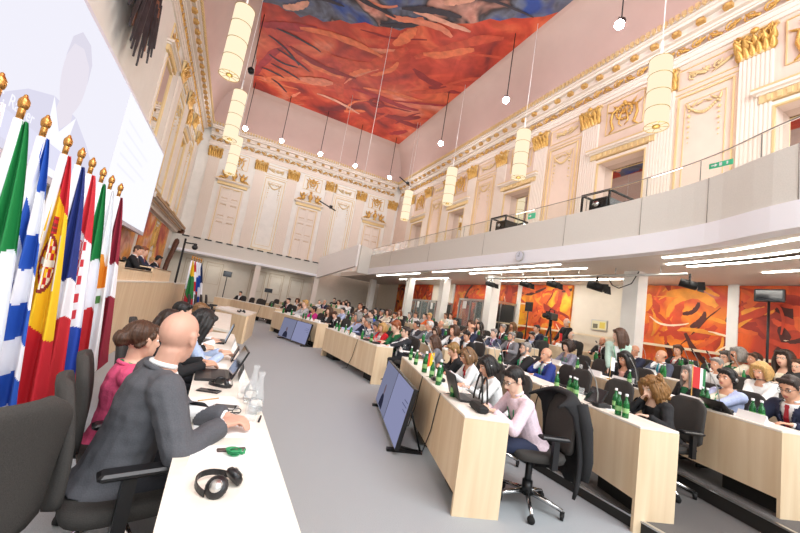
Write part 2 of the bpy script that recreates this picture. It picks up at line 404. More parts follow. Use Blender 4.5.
def entablature(Mx, x0, x1, parent, seed=0):
    """moulded cornice: plain mouldings, gilt scroll frieze, brackets, gilt egg row at the lip"""
    mb = MB(); mb.M = Mx
    for z, h, d in ((10.32, .12, .06), (10.44, .14, .09), (10.58, .05, .13), (10.98, .06, .12), (11.04, .08, .17), (11.30, .06, .26), (11.36, .10, .42), (11.46, .08, .50), (11.60, .16, .5)):
        mb.box(x0, x1, 0, d, z, z+h)
    mb.box(x0, x1, 0, .30, 11.12, 11.30); mb.box(x0, x1, 0, .44, 11.52, 11.62)
    S('cornice', mb, M_cream, parent)
    g = MB(); g.M = Mx @ Matrix.Translation((0, .07, 0)); scroll(g, x0, x1, 10.78, .34)
    S('gilt_frieze', g, M_gold, parent)
    g = MB(); g.M = Mx; n = int((x1-x0)/.17)
    for k in range(n):
        xx = x0+(k+.5)*(x1-x0)/n; g.cbox((xx, .53, 11.69), (.10, .09, .13)); g.cbox((xx, .535, 11.60), (.05, .06, .06))
    S('gilt_egg_row', g, M_paleg, parent)
    g = MB(); g.M = Mx; n = int((x1-x0)/.62)
    for k in range(n):
        xx = x0+(k+.5)*(x1-x0)/n; g.cbox((xx, .37, 11.23), (.2, .15, .13)); g.ball((xx, .45, 11.23), (.09, .06, .06), 6, 4)
    S('gilt_bracket', g, mat('matt gilding', '#CDA564', .5, .35), parent)

def bay_panel(Mx, xc, parent, zb=4.2):
    """tall framed panel between two gilt capitals, garland inside, small scroll panel above"""
    g = MB(); g.M = Mx
    frame(g, xc-.68, xc+.68, zb, 9.25, .04, .05); frame(g, xc-.80, xc+.80, zb-.1, 9.37, .025, .03)
    frame(g, xc-.5, xc+.5, zb+.25, 9.0, .02, .02); garland(g, xc, 8.78, .72)
    S('gilt_panel_frame', g, M_paleg, parent)
    g = MB(); g.M = Mx; frame(g, xc-.72, xc+.72, 9.5, 10.15, .025, .03); scroll(g, xc-.6, xc+.6, 9.83, .3, 2); rosette(g, xc, 9.83, .14)
    S('gilt_scroll_panel', g, M_paleg, parent)
def pier(Mx, xc, parent, zb=4.0):
    g = MB(); g.M = Mx; fluted(g, xc-.33, xc+.33, zb, 9.55); S('fluted_pilaster', g, M_cream, parent)
    g = MB(); g.M = Mx @ Matrix.Translation((0, .04, 0)); capital(g, xc, 9.55, .84, .68); S('gilt_capital', g, [M_gold, M_paleg], parent)
def bay_open(Mx, xc, parent, kind, zb=4.2, zt=7.95, w=1.3):
    g = MB(); g.M = Mx
    frame(g, xc-w/2-.15, xc+w/2+.15, zb, zt+.12, .14, .05)
    g.box(xc-w/2-.42, xc+w/2+.42, 0, .22, zt+.42, zt+.5); g.box(xc-w/2-.34, xc+w/2+.34, 0, .14, zt+.36, zt+.42)
    S('door_surround', g, M_cream, parent)
    g = MB(); g.M = Mx
    frame(g, xc-w/2-.05, xc+w/2+.05, zb, zt+.02, .045, .07); g.box(xc-w/2-.3, xc+w/2+.3, 0, .1, zt+.16, zt+.36)
    for k in range(11): g.box(xc-w/2-.2+(w+.4)*(k+.2)/11, xc-w/2-.2+(w+.4)*(k+.7)/11, .1, .13, zt+.18, zt+.34)
    g.box(xc-w/2-.42, xc+w/2+.42, .1, .24, zt+.50, zt+.54)
    S('gilt_lintel', g, M_paleg, parent)
    g = MB(); g.M = Mx
    frame(g, xc-.66, xc+.66, 8.95 if kind != 'door' else 9.2, 10.2, .025, .04)
    if kind == 'door':
        S('gilt_upper_frame', g, M_paleg, parent)
        g = MB(); g.M = Mx; trophy(g, xc, 9.68, .8, .8); urn_pair(g, xc, zt+.54); S('gilt_trophy', g, M_gold, parent)
    else:
        S('gilt_upper_frame', g, M_paleg, parent)
        g = MB(); g.M = Mx; trophy(g, xc, 9.52, 1.0, 1.0); S('gilt_trophy', g, M_gold, parent)
    if kind == 'mirror':
        g = MB(); g.M = Mx; dd = -.39 if parent is R_ else 0; g.box(xc-w/2, xc+w/2, dd, dd+.02, zb, zt); S('mirror_pane', g, M_mirror, parent)
    if kind == 'door':
        g = MB(); g.M = Mx
        g.box(xc-w/2, xc+w/2, 0, .03, zb, zt)
        for sx in (-1, 1):
            for z0, z1 in ((zb+.1, 5.5), (5.65, 6.7), (6.85, zt-.1)):
                a, b = sorted((xc+sx*.06, xc+sx*(w/2-.08))); frame(g, a, b, z0, z1, .035, .03, .03)
        S('panelled_door', g, M_cream, parent)
        g = MB(); g.M = Mx
        for sx in (-1, 1):
            for z0 in (5.35, 5.8, 6.55, 7.0, 7.65):
                a = xc+sx*w*.25; g.tube([(a-.17, .05, z0), (a-.15, .05, z0+.07), (a, .05, z0+.035), (a+.15, .05, z0+.07), (a+.17, .05, z0)], .012, 4)
        S('gilt_door_ornament', g, M_gold, parent)

R_ = thing('trim_1', (0, 0, 0), kind='structure')
Mr = wallM((XR, 0, 0), (0, 1, 0), (-1, 0, 0))
entablature(Mr, -2, YF-.5, R_)
for c in (1.65, 4.1, 6.3, 8.8, 11.2, 13.7, 16.1, 18.6, 21.0, 23.5): pier(Mr, c, R_)
for c in (5.2, 10.0, 14.9, 19.8): bay_panel(Mr, c, R_)
for c in (2.9, 7.55, 12.4, 17.3, 22.2): bay_open(Mr, c, R_, 'mirror', w=1.6)
F_ = thing('trim_2', (0, 0, 0), kind='structure')
Mf = wallM((0, YF, 0), (1, 0, 0), (0, -1, 0))
entablature(Mf, XL+.5, XR-.5, F_)
for c in (-2.6, .3, 2.5, 5.3, 7.75, 10.45): pier(Mf, c, F_, 4.0)
for c in (1.4, 6.5): bay_panel(Mf, c, F_)
for c in (-1.18, 3.95, 9.1): bay_open(Mf, c, F_, 'door', 4.0, 7.75, 1.25)
L_ = thing('trim_3', (0, 0, 0), kind='structure')
Ml = wallM((XL, YF, 0), (0, -1, 0), (1, 0, 0))
entablature(Ml, .5, YF+3, L_)
for y in (24.6, 22.1, 19.6, 17.1): pier(Ml, YF-y, L_, 4.6)
for y in (20.85, 13.5, 16.0): pass
for y in (23.35, 18.35): bay_panel(Ml, YF-y, L_, 4.9)
bay_open(Ml, YF-20.85, L_, 'mirror', 4.9, 8.3, 1.1); bay_open(Ml, YF-15.0, L_, 'mirror', 6.0, 8.9, 1.1)
# left wall ledge, dark door case and low painted panels
g = MB(); g.box(XL, XL+.45, 15.9, 25.2, 4.25, 4.45); g.box(XL, XL+.32, 15.9, 25.1, 4.12, 4.25); g.box(XL, XL+.2, 15.9, 25.1, 3.98, 4.12); S('trim_4', g, M_cream)
g = MB(); g.box(XL+.46, XL+.50, 15.9, 25.22, 4.3, 4.42); g.box(XL+.33, XL+.35, 15.9, 25.1, 4.14, 4.2); S('trim_5', g, mat('bronze strip', '#B08A5A', .45, .4))
P_low = painting('orange lower painting', [(0, '#7A2A22'), (.35, '#B8452E'), (.48, '#DD7245'), (.56, '#E8A02E'), (.66, '#E9B49A'), (.8, '#C65B4A'), (1, '#F1DCC8')], .7, 1.8, 5)
for i, (a, b) in enumerate(((13.2, 16.4), (17.0, 19.2), (20.6, 23.0))):
    g = MB(); g.box(XL, XL+.04, a, b, 1.0, 3.9); g.build('wall_painting', P_low, label=['red and orange abstract panel low on the left wall behind the rostrum, nearest', 'middle orange abstract panel on the left wall behind the seated speakers', 'yellow and orange abstract panel at the far end of the left wall'][i], cat='painting')
g = MB(); g.M = Ml; rc = YF-19.9
frame(g, rc-.55, rc+.55, 1.0, 3.9, .06, .05); frame(g, rc-.4, rc+.4, 2.4, 3.7, .03, .04); trophy(g, rc, 3.1, .6, .9); S('trim_6', g, M_gold)
g = MB(); g.tube([(XL+.3, 25.1, 4.2), (XL+.32, 24.6, 3.6), (XL+.3, 24.0, 2.9), (XL+.25, 23.5, 2.2), (XL+.2, 23.3, 1.4), (XL+.2, 23.3, .9)], [.22, .16, .13, .12, .12, .12], 8)
S('trim_7', g, mat('dark walnut', '#5A3420', .45, noise_amt=.3, scale=9))

# ------------------------------------------------ far balcony
g = MB(); g.box(XL, 5.25, 24.3, YF, 2.97, 3.12); S('trim_8', g, M_band)
g = MB(); g.box(XL, 5.1, 24.42, 24.6, 3.12, 3.93); S('trim_9', g, M_fascia)
g = MB()
for k in range(14): g.box(-3.1+k*.6, -2.72+k*.6, 24.38, 24.42, 3.86, 3.93)
S('trim_10', g, M_black)
g = MB(); g.box(XL, 5.1, 24.6, YF, 3.12, 3.3); S('trim_11', g, M_soffit)
# far lower wall doors and pillars
g = MB(); g.M = wallM((0, YF-.06, 0), (1, 0, 0), (0, -1, 0))
for xc in (-2.3, -1.1, 1.6, 2.8, 4.2):
    frame(g, xc-.5, xc+.5, .1, 2.7, .04, .03); frame(g, xc-.38, xc+.38, 1.3, 2.5, .02, .02)
S('trim_12', g, mat('darker beige door edge', '#C9B79E', .7))  # door frames in a darker beige than the wall
for i, x in enumerate((1.39, 5.2)):
    g = MB(); g.box(x-.16, x+.16, 24.4, 24.72, TZ[0 if i == 0 else 3], 2.97); S('column', g, M_cream)
# ------------------------------------------------ ramp between the two balconies (a stair side with a slanting edge)
g = MB()
def ramp(a, b, za0, za1, zb0, zb1, t=.15):
    a = V((*a, 0)); b = V((*b, 0)); u = (b-a).normalized(); n = V((u.y, -u.x, 0))*t
    vs = []
    for q in (V((0, 0, 0)), n):
        vs += [a+q+V((0, 0, za0)), b+q+V((0, 0, zb0)), b+q+V((0, 0, zb1)), a+q+V((0, 0, za1))]
    g.add(vs, [(0, 1, 2, 3), (7, 6, 5, 4), (0, 4, 5, 1), (1, 5, 6, 2), (2, 6, 7, 3), (3, 7, 4, 0)], False)
ramp((5.25, 24.35), (6.45, 20.0), 2.87, 4.28, 3.74, 5.05)
S('trim_13', g, M_white)
g = MB(); ramp((6.45, 20.0), (7.5, 20.2), 3.40, 5.03, 3.4, 4.9); S('trim_14', g, M_fascia)

# ------------------------------------------------ side balcony: curved slab, fascia, glass
PATH = [(5.2, -3), (5.9, 0), (6.3, 1.9), (6.78, 3.1), (7.0, 4.3), (7.12, 6.2), (7.16, 9.4), (7.16, 13), (7.16, 17), (7.16, 20.2)]
def cr(pts, n=5):
    out = []
    for i in range(len(pts)-1):
        p0 = V(pts[max(i-1, 0)]); p1 = V(pts[i]); p2 = V(pts[i+1]); p3 = V(pts[min(i+2, len(pts)-1)])
        for k in range(n):
            t = k/n
            out.append(.5*((2*p1)+(p2-p0)*t+(2*p0-5*p1+4*p2-p3)*t*t+(3*p1-p0-3*p2+p3)*t**3))
    out.append(V(pts[-1])); return out
PS = cr(PATH)
def nrmls(ps):
    r = []
    for i in range(len(ps)):
        d = (ps[min(i+1, len(ps)-1)]-ps[max(i-1, 0)]).normalized(); r.append(V((d.y, -d.x)))
    return r
NS = nrmls(PS)
def ribbon(mb, off0, off1, z0, z1, ps=PS, ns=NS):
    rings = []
    for p, n in zip(ps, ns):
        a = p+n*off0; b = p+n*off1
        rings.append([(a.x, a.y, z0), (b.x, b.y, z0), (b.x, b.y, z1), (a.x, a.y, z1)])
    mb.loft(rings, smooth=False)
g = MB(); ribbon(g, 0, .25, Z0, 3.77); BAL = S('trim_15', g, M_band)
g = MB(); ribbon(g, .03, .22, 3.77, 4.57); FA = S('trim_16', g, M_fascia)
g = MB()
for i in range(0, len(PS)-1, 5):
    p, n = PS[i], NS[i]; q = p+n*.026; g.tube([(q.x, q.y, 3.78), (q.x, q.y, 4.57)], .006, 4)
S('panel_joint', g, mat('grey panel joint', '#8F8880', .8), FA)  # grey joint lines between the fascia panels
g = MB(); g.add([(*(p+n*.1), Z0+.002) for p, n in zip(PS, NS)]+[(10.5, 20.2, Z0+.002), (10.5, -3, Z0+.002)], [tuple(range(len(PS)+2))])
g.add([(*(p+n*.1), 3.72) for p, n in zip(PS, NS)]+[(XR, 20.2, 3.72), (XR, -3, 3.72)], [tuple(range(len(PS)+1, -1, -1))])
g.box(7.2, 10.9, 20.1, 25.9, Z0+.004, Z0+.3)
S('trim_17', g, M_soffit)
g = MB()
rings = []
for p, n in zip(PS, NS):
    a = p+n*.10; b = p+n*.112; rings.append([(a.x, a.y, 4.58), (b.x, b.y, 4.58), (b.x, b.y, 4.98), (a.x, a.y, 4.98)])
g.loft(rings); S('balustrade_glass', g, mat('balustrade glass', '#F2F6F4', .02, trans=1.0, ior=1.1))
g = MB(); g.tube([(*(p+n*.106), 5.0) for p, n in zip(PS, NS)], .009, 6)
for i in range(0, len(PS), 4): q = PS[i]+NS[i]*.13; g.box(q.x-.006, q.x+.006, q.y-.006, q.y+.006, 4.55, 5.0)
S('trim_18', g, mat('brushed steel', '#8F8B85', .7))
# light strips recessed under the balcony, following its curve
M_strip = emit('warm strip light', (1, .95, .87, 1), 34)
def strip(mb, off, y0, y1, w=.045):
    sel = [(p, n) for p, n in zip(PS, NS) if y0 <= p.y <= y1]
    rings = []
    for p, n in sel:
        a = p+n*off; b = p+n*(off+w); rings.append([(a.x, a.y, Z0-.012), (b.x, b.y, Z0-.012), (b.x, b.y, Z0), (a.x, a.y, Z0)])
    mb.loft(rings)
PS2 = cr(PATH, 16); NS2 = nrmls(PS2)
_p, _n = PS, NS; PS, NS = PS2, NS2
for i, (off, a, b) in enumerate(((.35, 6.4, 13.2), (.9, 6.1, 11.2), (.45, -1, 4.2), (.98, -1, 4.4), (1.3, -1, 4.3), (2.2, -.5, 3.6), (.4, 14, 19.5), (1.6, 13.5, 19.0), (2.4, 5.8, 12.0))):
    g = MB(); strip(g, off, a, b); g.build('strip_light', M_strip, label=['long warm light strip nearest the balcony edge over the middle rows', 'second warm light strip over the middle rows, behind the edge one', 'light strip nearest the balcony edge at the right side of the picture', 'second light strip from the edge at the right side', 'third light strip from the edge, beside the dark slot at the right', 'short light strip deepest under the balcony at the far right', 'light strip at the balcony edge over the far rows', 'light strip deeper under the balcony over the far rows', 'long light strip behind the spotlight rail'][i], cat='light strip')
g = MB(); strip(g, 1.1, -1, 4.3, .12); S('trim_19', g, mat('dark slot', '#4A443E', .8))
PS, NS = _p, _n
# columns under the side balcony
for x, y, z in ((8.75, 5.35, .53), (8.68, 10.42, .53), (8.95, 14.15, .53), (8.75, 17.3, .53), (8.6, 22.6, .53)):
    g = MB(); g.box(x-.18, x+.18, y-.18, y+.18, z, Z0); S('column', g, M_ivory)
# abstract panels on the lower right wall, ivory posts between them, thin handrail
P_or = [painting('orange wall painting %d' % i, st, sc, ds, sd) for i, (st, sc, ds, sd) in enumerate((
    ([(0, '#4A1A14'), (.33, '#8A2E1C'), (.43, '#D4451F'), (.5, '#E9691F'), (.57, '#F08A24'), (.66, '#C63A1E'), (.74, '#F3D9B8'), (1, '#A8301C')], .55, 1.6, 12),
    ([(0, '#3E1A16'), (.36, '#96301E'), (.46, '#C9421F'), (.53, '#E2601F'), (.6, '#B8381E'), (.7, '#E98A3A'), (1, '#F3D9B8')], .6, 1.9, 31),
    ([(0, '#A8301C'), (.4, '#C63A1E'), (.47, '#E9691F'), (.52, '#F4A81E'), (.6, '#F6BE2A'), (.68, '#B93620'), (1, '#F3D9B8')], .6, 1.2, 44),
    ([(0, '#4A1A14'), (.4, '#A8321C'), (.48, '#E0601F'), (.56, '#EE8A24'), (.7, '#7E2A1C'), (1, '#F3D9B8')], .6, 1.6, 57)))]
for i, (a, b, k, lab) in enumerate(((4.22, 6.15, 0, 'large orange abstract painting right of the pale column, broad flame shapes'), (-.6, 4.02, 1, 'dark red and orange abstract painting behind the tall monitor stand'),
        (8.45, 10.75, 2, 'yellow and orange abstract painting behind the video camera tripod'), (10.95, 12.2, 3, 'narrow orange abstract painting beside the second column'), (12.3, 15.4, 0, 'orange abstract painting above the middle booth'), (17.8, 22.4, 3, 'red and yellow abstract painting above the far glass booths'))):
    g = MB(); g.box(10.42, 10.5, a, b, .6, 3.38); fw = lambda u, v, o: (10.418-o, u, v); rq = random.Random(50+i)
    for j in range(int(26*(b-a))):
        brush(g, fw, rq.uniform(a, b), rq.uniform(.9, 3.3), rq.uniform(0, 2*PI), rq.uniform(.4, 1.5), rq.uniform(.02, .13), rq.uniform(-2, 2), rq.choice([1, 1, 1, 2, 2, 3, 3, 4, 6, 6, 5]), .001+j*.0002, j*7+i)
    for j in range(3): brush(g, fw, rq.uniform(a, b), rq.uniform(1.6, 3.0), rq.uniform(0, 2*PI), rq.uniform(.6, 1.2), .025, rq.uniform(-2, 2), 7, .012, j*9+i)
    inside(g, a, b, .6, 3.38, (1, 2))
    g.build('wall_painting', [P_or[k]]+[mat('brush '+c, c, .6, noise_amt=.25, scale=4) for c in ('#D9602A', '#B83C1F', '#E08F2E', '#962B1C', '#4E2018', '#CC4A24', '#EBD2B4')], label=lab, cat='painting')
g = MB()
for a, b in ((4.02, 4.22), (6.15, 6.3), (10.75, 10.95), (15.4, 15.6), (12.2, 12.3)): g.box(10.38, 10.5, a, b, .53, 3.4)
S('trim_20', g, M_ivory)
g = MB(); g.box(10.3, 10.36, -1, 13, 1.74, 1.80)
for y in (0, 2, 4, 6, 8, 10, 12): g.box(10.36, 10.5, y, y+.04, 1.75, 1.79)
S('trim_21', g, mat('pale beech rail', '#E6D3B4', .4))
g = MB(); g.box(10.2, 10.5, -1, 9, .53, 1.25); S('trim_22', g, M_wood)
# ================================================================ PEOPLE
CLOTH = dict(pink='#E3CDD6', white='#F1F1F0', black='#1E1E20', grey='#7C7D82', charcoal='#2C2D33', red='#D3202B', bluegrey='#7F8A9C', patterned='#D8D8DC', navy='#252C45', lightblue='#B9C6EA',
             darkgrey='#3B3C42', magenta='#C2237E', lightgrey='#B4B6B8', cream='#EADFC9', brown='#5B4436', blue='#2F55B8', orange='#DE6A2B', green='#1F6B42', lilac='#CDBEDA', pinkish='#E0A899',
             slate='#4A5166', darkbrown='#3A2A24', patterned2='#8E8C9C', royal='#24357E', fuchsia='#E2557E', mint='#B9D3C4', suitgrey='#525358', paleblue='#AFC0DE')
HAIRC = dict(black='#17120F', darkbrown='#2E1E15', brown='#4E3220', lightbrown='#7A5836', darkblond='#94713F', blond='#C39A5C', grey='#8A8681', darkgrey='#55504C', white='#D8D5D0', ginger='#8E4A22', stubble='#B98E78', goldbrown='#8B6233')
SKINS = ['#E3B49A', '#DDA88C', '#E8BFA6', '#D29C7E', '#C98F70']
def M_cloth(c):
    if c == 'patterned':
        m = mat('cloth patterned', CLOTH[c], .85)
        if 'pt' not in m:
            m['pt'] = 1; nt = m.node_tree; v = nt.nodes.new('ShaderNodeTexVoronoi'); v.inputs['Scale'].default_value = 18
            tc = nt.nodes.new('ShaderNodeTexCoord'); nt.links.new(tc.outputs['Object'], v.inputs['Vector'])
            r = nt.nodes.new('ShaderNodeValToRGB'); r.color_ramp.interpolation = 'CONSTANT'; r.color_ramp.elements[1].position = .42
            r.color_ramp.elements[0].color = srgb('#24304E'); r.color_ramp.elements[1].color = srgb('#F0F0F0')
            nt.links.new(v.outputs['Distance'], r.inputs[0]); nt.links.new(r.outputs[0], nt.nodes['Principled BSDF'].inputs['Base Color'])
        return m
    if c == 'patterned2': return mat('cloth fine pattern', CLOTH[c], .85, noise_amt=.5, scale=70)
    if c == 'suitgrey': return mat('cloth suit grey', CLOTH[c], .8, noise_amt=.12, scale=150, bump=.15)
    return mat('cloth '+c, CLOTH[c], .85, noise_amt=.12, scale=60, bump=.2)
def M_hair(c): return mat('hair '+c, HAIRC[c], .5, noise_amt=.4, scale=14, bump=.6, stretch=(5, 5, .8))
M_eye = mat('eye white', '#EDE8E2', .3); M_iris = mat('iris', '#2A1D14', .2); M_lip = mat('lips', '#B5625A', .5)
M_lany = mat('green lanyard', '#2E9B62', .6); M_shoe = mat('black leather', '#121212', .3); M_trous = None
def skinm(c): return mat('skin '+c, c, .5, noise_amt=.06, scale=9)

BAKE = bpy.data.scenes.new('bake')
def remeshed(mb, voxel, smooth=3, fac=.5):
    me = bpy.data.meshes.new('tmp'); me.from_pydata(mb.v, [], mb.f); me.update()
    o = bpy.data.objects.new('tmp', me); BAKE.collection.objects.link(o)
    md = o.modifiers.new('r', 'REMESH'); md.mode = 'VOXEL'; md.voxel_size = voxel; md.use_smooth_shade = True
    if smooth:
        sm = o.modifiers.new('s', 'SMOOTH'); sm.iterations = smooth; sm.factor = fac
    vl = BAKE.view_layers[0]; vl.update(); dg = vl.depsgraph
    out = bpy.data.meshes.new_from_object(o.evaluated_get(dg))
    bpy.data.objects.remove(o); bpy.data.meshes.remove(me)
    return out
def ortho(a, b):
    """arm joint: shoulder a, wrist b -> elbow with bend"""
def ik(a, b, l1, l2, hint):
    a = V(a); b = V(b); d = b-a; L = d.length
    if L > (l1+l2)*.995: b = a+d.normalized()*(l1+l2)*.995; d = b-a; L = d.length
    x = (l1*l1-l2*l2+L*L)/(2*L); h = math.sqrt(max(l1*l1-x*x, 0)); u = d/L
    hv = V(hint); hv = hv-u*hv.dot(u)
    hv = hv.normalized() if hv.length > 1e-5 else V((0, 0, -1))
    return a+u*x+hv*h, b
HANDS = {  # left, right wrist targets, local, relative to the desk in front of a seated person
    'desk': ((-.13, .47, .80), (.13, .47, .80)), 'type': ((-.10, .50, .83), (.10, .50, .83)), 'cross': ((.06, .42, .80), (-.06, .45, .81)),
    'write': ((-.2, .42, .80), (.16, .5, .81)), 'lap': ((-.10, .30, .62), (.10, .28, .62)), 'chin': ((-.16, .42, .80), 'chin'), 'chinL': ('chin', (.16, .42, .80)),
    'wide': ((-.25, .40, .80), (.25, .42, .80)), 'down': ((-.24, .08, .78), (.24, .08, .78))}

def person(loc, rz, label, who='', sex='m', hair='short', hairc='brown', outfit='suit', top='navy', shirt='white', neck='-', extra='-', lean=8, yaw=0, pitch=0, hands='desk', head_top=None, lod=.014, standing=False, skin=None, group=None, legs=True, scale=None, trousers='charcoal', handtargets=None, roll=0):
    skin = skin or SKINS[(len(label)*7+ord(label[1])) % 5]
    fem = sex == 'f'
    A = math.radians(lean)
    hipz = .92 if standing else .54
    P0 = V((0, 0, hipz)); s_ = V((0, math.sin(A), math.cos(A))); f_ = V((0, math.cos(A), -math.sin(A)))
    T = .50 if not fem else .47
    NB = P0+s_*T
    A2 = math.radians(lean*.5)
    hd = V((0, math.sin(A2), math.cos(A2)))
    HC = NB+hd*.165+V((0, .02, 0))
    shw = .185 if not fem else .160
    H = Matrix.Translation(HC) @ Matrix.Rotation(math.radians(yaw), 4, 'Z') @ Matrix.Rotation(-math.radians(pitch+lean*.5), 4, 'X') @ Matrix.Rotation(math.radians(roll), 4, 'Y') @ Matrix.Scale(1.09, 4)
    topz = (H @ V((0, -.01, .118))).z
    sc = scale or 1.0
    zo = 0 if standing else .5
    if head_top: sc = max(.86, min(1.16, (head_top-zo)/(topz-zo)))
    loc = (loc[0], loc[1], loc[2]+(1-sc)*zo)
    root = thing('person', loc, rz, label, 'person', group); root.scale = (sc, sc, sc)
    q = .8 if fem else 1.0
    def ring(c, rx, ry, n=14):
        return [tuple(c+V((1, 0, 0))*rx*math.cos(2*PI*k/n)+f_*ry*math.sin(2*PI*k/n)) for k in range(n)]
    SH = {sg: NB-s_*.055+V((sg*shw, 0, 0)) for sg in (-1, 1)}
    l1, l2 = (.285, .25) if not fem else (.265, .235)
    hs = handtargets or HANDS[hands]; EL = {}; WR = {}
    for sg, h in ((-1, hs[0]), (1, hs[1])):
        chin = isinstance(h, str)
        if chin: h = tuple(HC+V((sg*.045, .085, -.16)))
        h = V(h)
        if standing and not chin: h = V((h.x, h.y-.02, h.z))
        e, wv = ik(SH[sg], h, l1, l2, (sg*.7, -.2, -1) if not chin else (sg*.3, .9, -1))
        EL[sg] = e; WR[sg] = wv
    HP = {sg: P0+V((sg*.09, 0, -.02)) for sg in (-1, 1)}
    if standing:
        KN = {sg: V((sg*.10, .01, .48)) for sg in (-1, 1)}; AN = {sg: V((sg*.11, -.02, .09)) for sg in (-1, 1)}
    else:
        KN = {sg: V((sg*.12, .42, .53)) for sg in (-1, 1)}; AN = {sg: V((sg*.13, .40, .10)) for sg in (-1, 1)}
    near = lod < .011
    # ---- body (skin): one continuous surface
    b = MB()
    tor = [(-.04, .155, .115), (.06, .15, .11), (.2, .135 if fem else .15, .10), (.33, .15 if fem else .165, .11), (.42, .15 if fem else .17, .095), (.48, .09, .07), (.53, .055, .058)]
    k_ = T/.50
    b.loft([ring(P0+s_*t*k_, rx, ry) for t, rx, ry in tor])
    b.capsule(NB-s_*.02, HC-hd*.07+H.to_3x3() @ V((0, -.025, 0)), .056*(.9 if fem else 1.05), .052*(.9 if fem else 1.05))
    for sg in (-1, 1):
        b.capsule(NB-s_*.05+V((sg*.05, 0, 0)), SH[sg], .05, .052)
        b.capsule(SH[sg], EL[sg], .048*q+.006, .038*q); b.capsule(EL[sg], WR[sg], .037*q+.002, .025*q+.002)
        d = (WR[sg]-EL[sg]).normalized(); chin = isinstance(hs[0 if sg < 0 else 1], str)
        dn = V((0, 0, -1)); dn = (dn-d*dn.dot(d)).normalized() if abs(d.z) < .95 else V((-sg, 0, 0))
        if not chin and not standing: d = (d+V((0, 0, -d.z*.85))).normalized(); dn = (V((0, 0, -1))-d*(-d.z)).normalized()
        sd = d.cross(dn)*(sg) # toward thumb side
        if (sd.x*sg) > 0: sd = -sd
        w_ = WR[sg]; fr = .0088 if near else .011
        for k in range(4):
            off = sd*(.026-.0185*k)
            b.capsule(w_+d*.015+off*.6, w_+d*.078+off, .014, .012, 7)
            fl = (.062, .072, .067, .052)[k]; p1 = w_+d*.08+off; cu = .45 if not chin else 1.2
            p2 = p1+(d*math.cos(cu)+dn*math.sin(cu))*fl*.55; p3 = p2+(d*math.cos(cu*2)+dn*math.sin(cu*2))*fl*.5
            b.capsule(p1, p2, fr*1.08, fr, 7); b.capsule(p2, p3, fr, fr*.85, 7)
        t1 = w_+d*.03+sd*.022; t2 = t1+(d*.6+sd*.75+dn*.1).normalized()*.038; t3 = t2+(d*.9+sd*.2+dn*.3).normalized()*.032
        b.capsule(t1, t2, fr*1.35, fr*1.2, 7); b.capsule(t2, t3, fr*1.15, fr*.95, 7)
        if legs:
            b.capsule(HP[sg], KN[sg], .078, .055); b.capsule(KN[sg], AN[sg], .052, .036); b.capsule(AN[sg], AN[sg]+V((0, .15, -.05)), .034, .03)
    hb = MB(); hb.M = H
    hb.ball((0, -.012, .028), (.075, .095, .089), 18, 14); hb.ball((0, .022, -.035), (.060, .070, .086), 16, 12)
    hb.capsule((-.03, .052, -.02), (-.02, .06, -.075), .028, .026, 8); hb.capsule((.03, .052, -.02), (.02, .06, -.075), .028, .026, 8)
    hb.ball((0, .068, -.098), (.028, .022, .022), 8, 6)
    hb.capsule((0, .086, .006), (0, .110, -.034), .0085, .0145, 8); hb.ball((-.011, .100, -.04), .010, 6, 5); hb.ball((.011, .100, -.04), .010, 6, 5)
    hb.capsule((-.036, .074, .020), (.036, .074, .020), .014, .014, 8)
    hb.capsule((-.018, .084, -.066), (.018, .084, -.066), .010, .010, 6)
    for sg in (-1, 1):
        hb.ball((sg*.077, -.004, -.008), (.011, .022, .034), 8, 6); hb.ball((sg*.081, -.012, .012), (.011, .018, .018), 8, 5)
    n = len(b.v); b.v += hb.v; b.f += [tuple(i+n for i in f) for f in hb.f]
    me = remeshed(b, lod, 2 if near else 1)
    me.materials.clear()
    for m_ in (skinm(skin), M_eye, M_iris, M_lip): me.materials.append(m_)
    e = MB(); e.M = H; e.smooth = True
    for sg in (-1, 1):
        e.mi = 1; e.ball((sg*.031, .0745, .0), (.0155, .012, .0085), 10, 6)
        e.mi = 2; e.ball((sg*.031, .0825, -.001), (.0065, .006, .0065), 8, 5)
    e.mi = 3; e.ball((0, .0935, -.063), (.022, .006, .0045), 8, 5); e.ball((0, .0925, -.071), (.019, .006, .005), 8, 5)
    bm = bmesh.new(); bm.from_mesh(me)
    vs = [bm.verts.new(p) for p in e.v]
    for f, mi in zip(e.f, e.m):
        try: nf = bm.faces.new([vs[i] for i in f]); nf.material_index = mi; nf.smooth = True
        except ValueError: pass
    bm.to_mesh(me); bm.free()
    inst('body', me, root)
    # eyebrows
    if hairc and lod < .013:
        g = MB(); g.M = H
        for sg in (-1, 1): g.tube([(sg*.014, .089, .021), (sg*.032, .089, .026), (sg*.048, .079, .02)], [.003, .004, .002], 5)
        g.build('eyebrows', M_hair(hairc if hairc != 'white' else 'grey'), root)
    # ---- clothing
    def garment(name, infl, sleeves, mcol, cut=None, lo=-.06, hi=.50, slr=0, voxel=None, smooth=2, wrinkle=0.0, hemadd=.0):
        g = MB()
        prof = [(lo, .175, .150), (.0, .165, .135), (.06, .155, .118), (.2, .140 if fem else .156, .106), (.33, .158 if fem else .172, .120 if fem else .115), (.42, .155 if fem else .175, .102), (.475, .11, .080), (hi, .066, .066)]
        g.loft([ring(P0+s_*t*k_, rx+infl+(hemadd if i == 0 else 0), ry+infl+(hemadd if i == 0 else 0), 18) for i, (t, rx, ry) in enumerate(prof) if t <= hi])
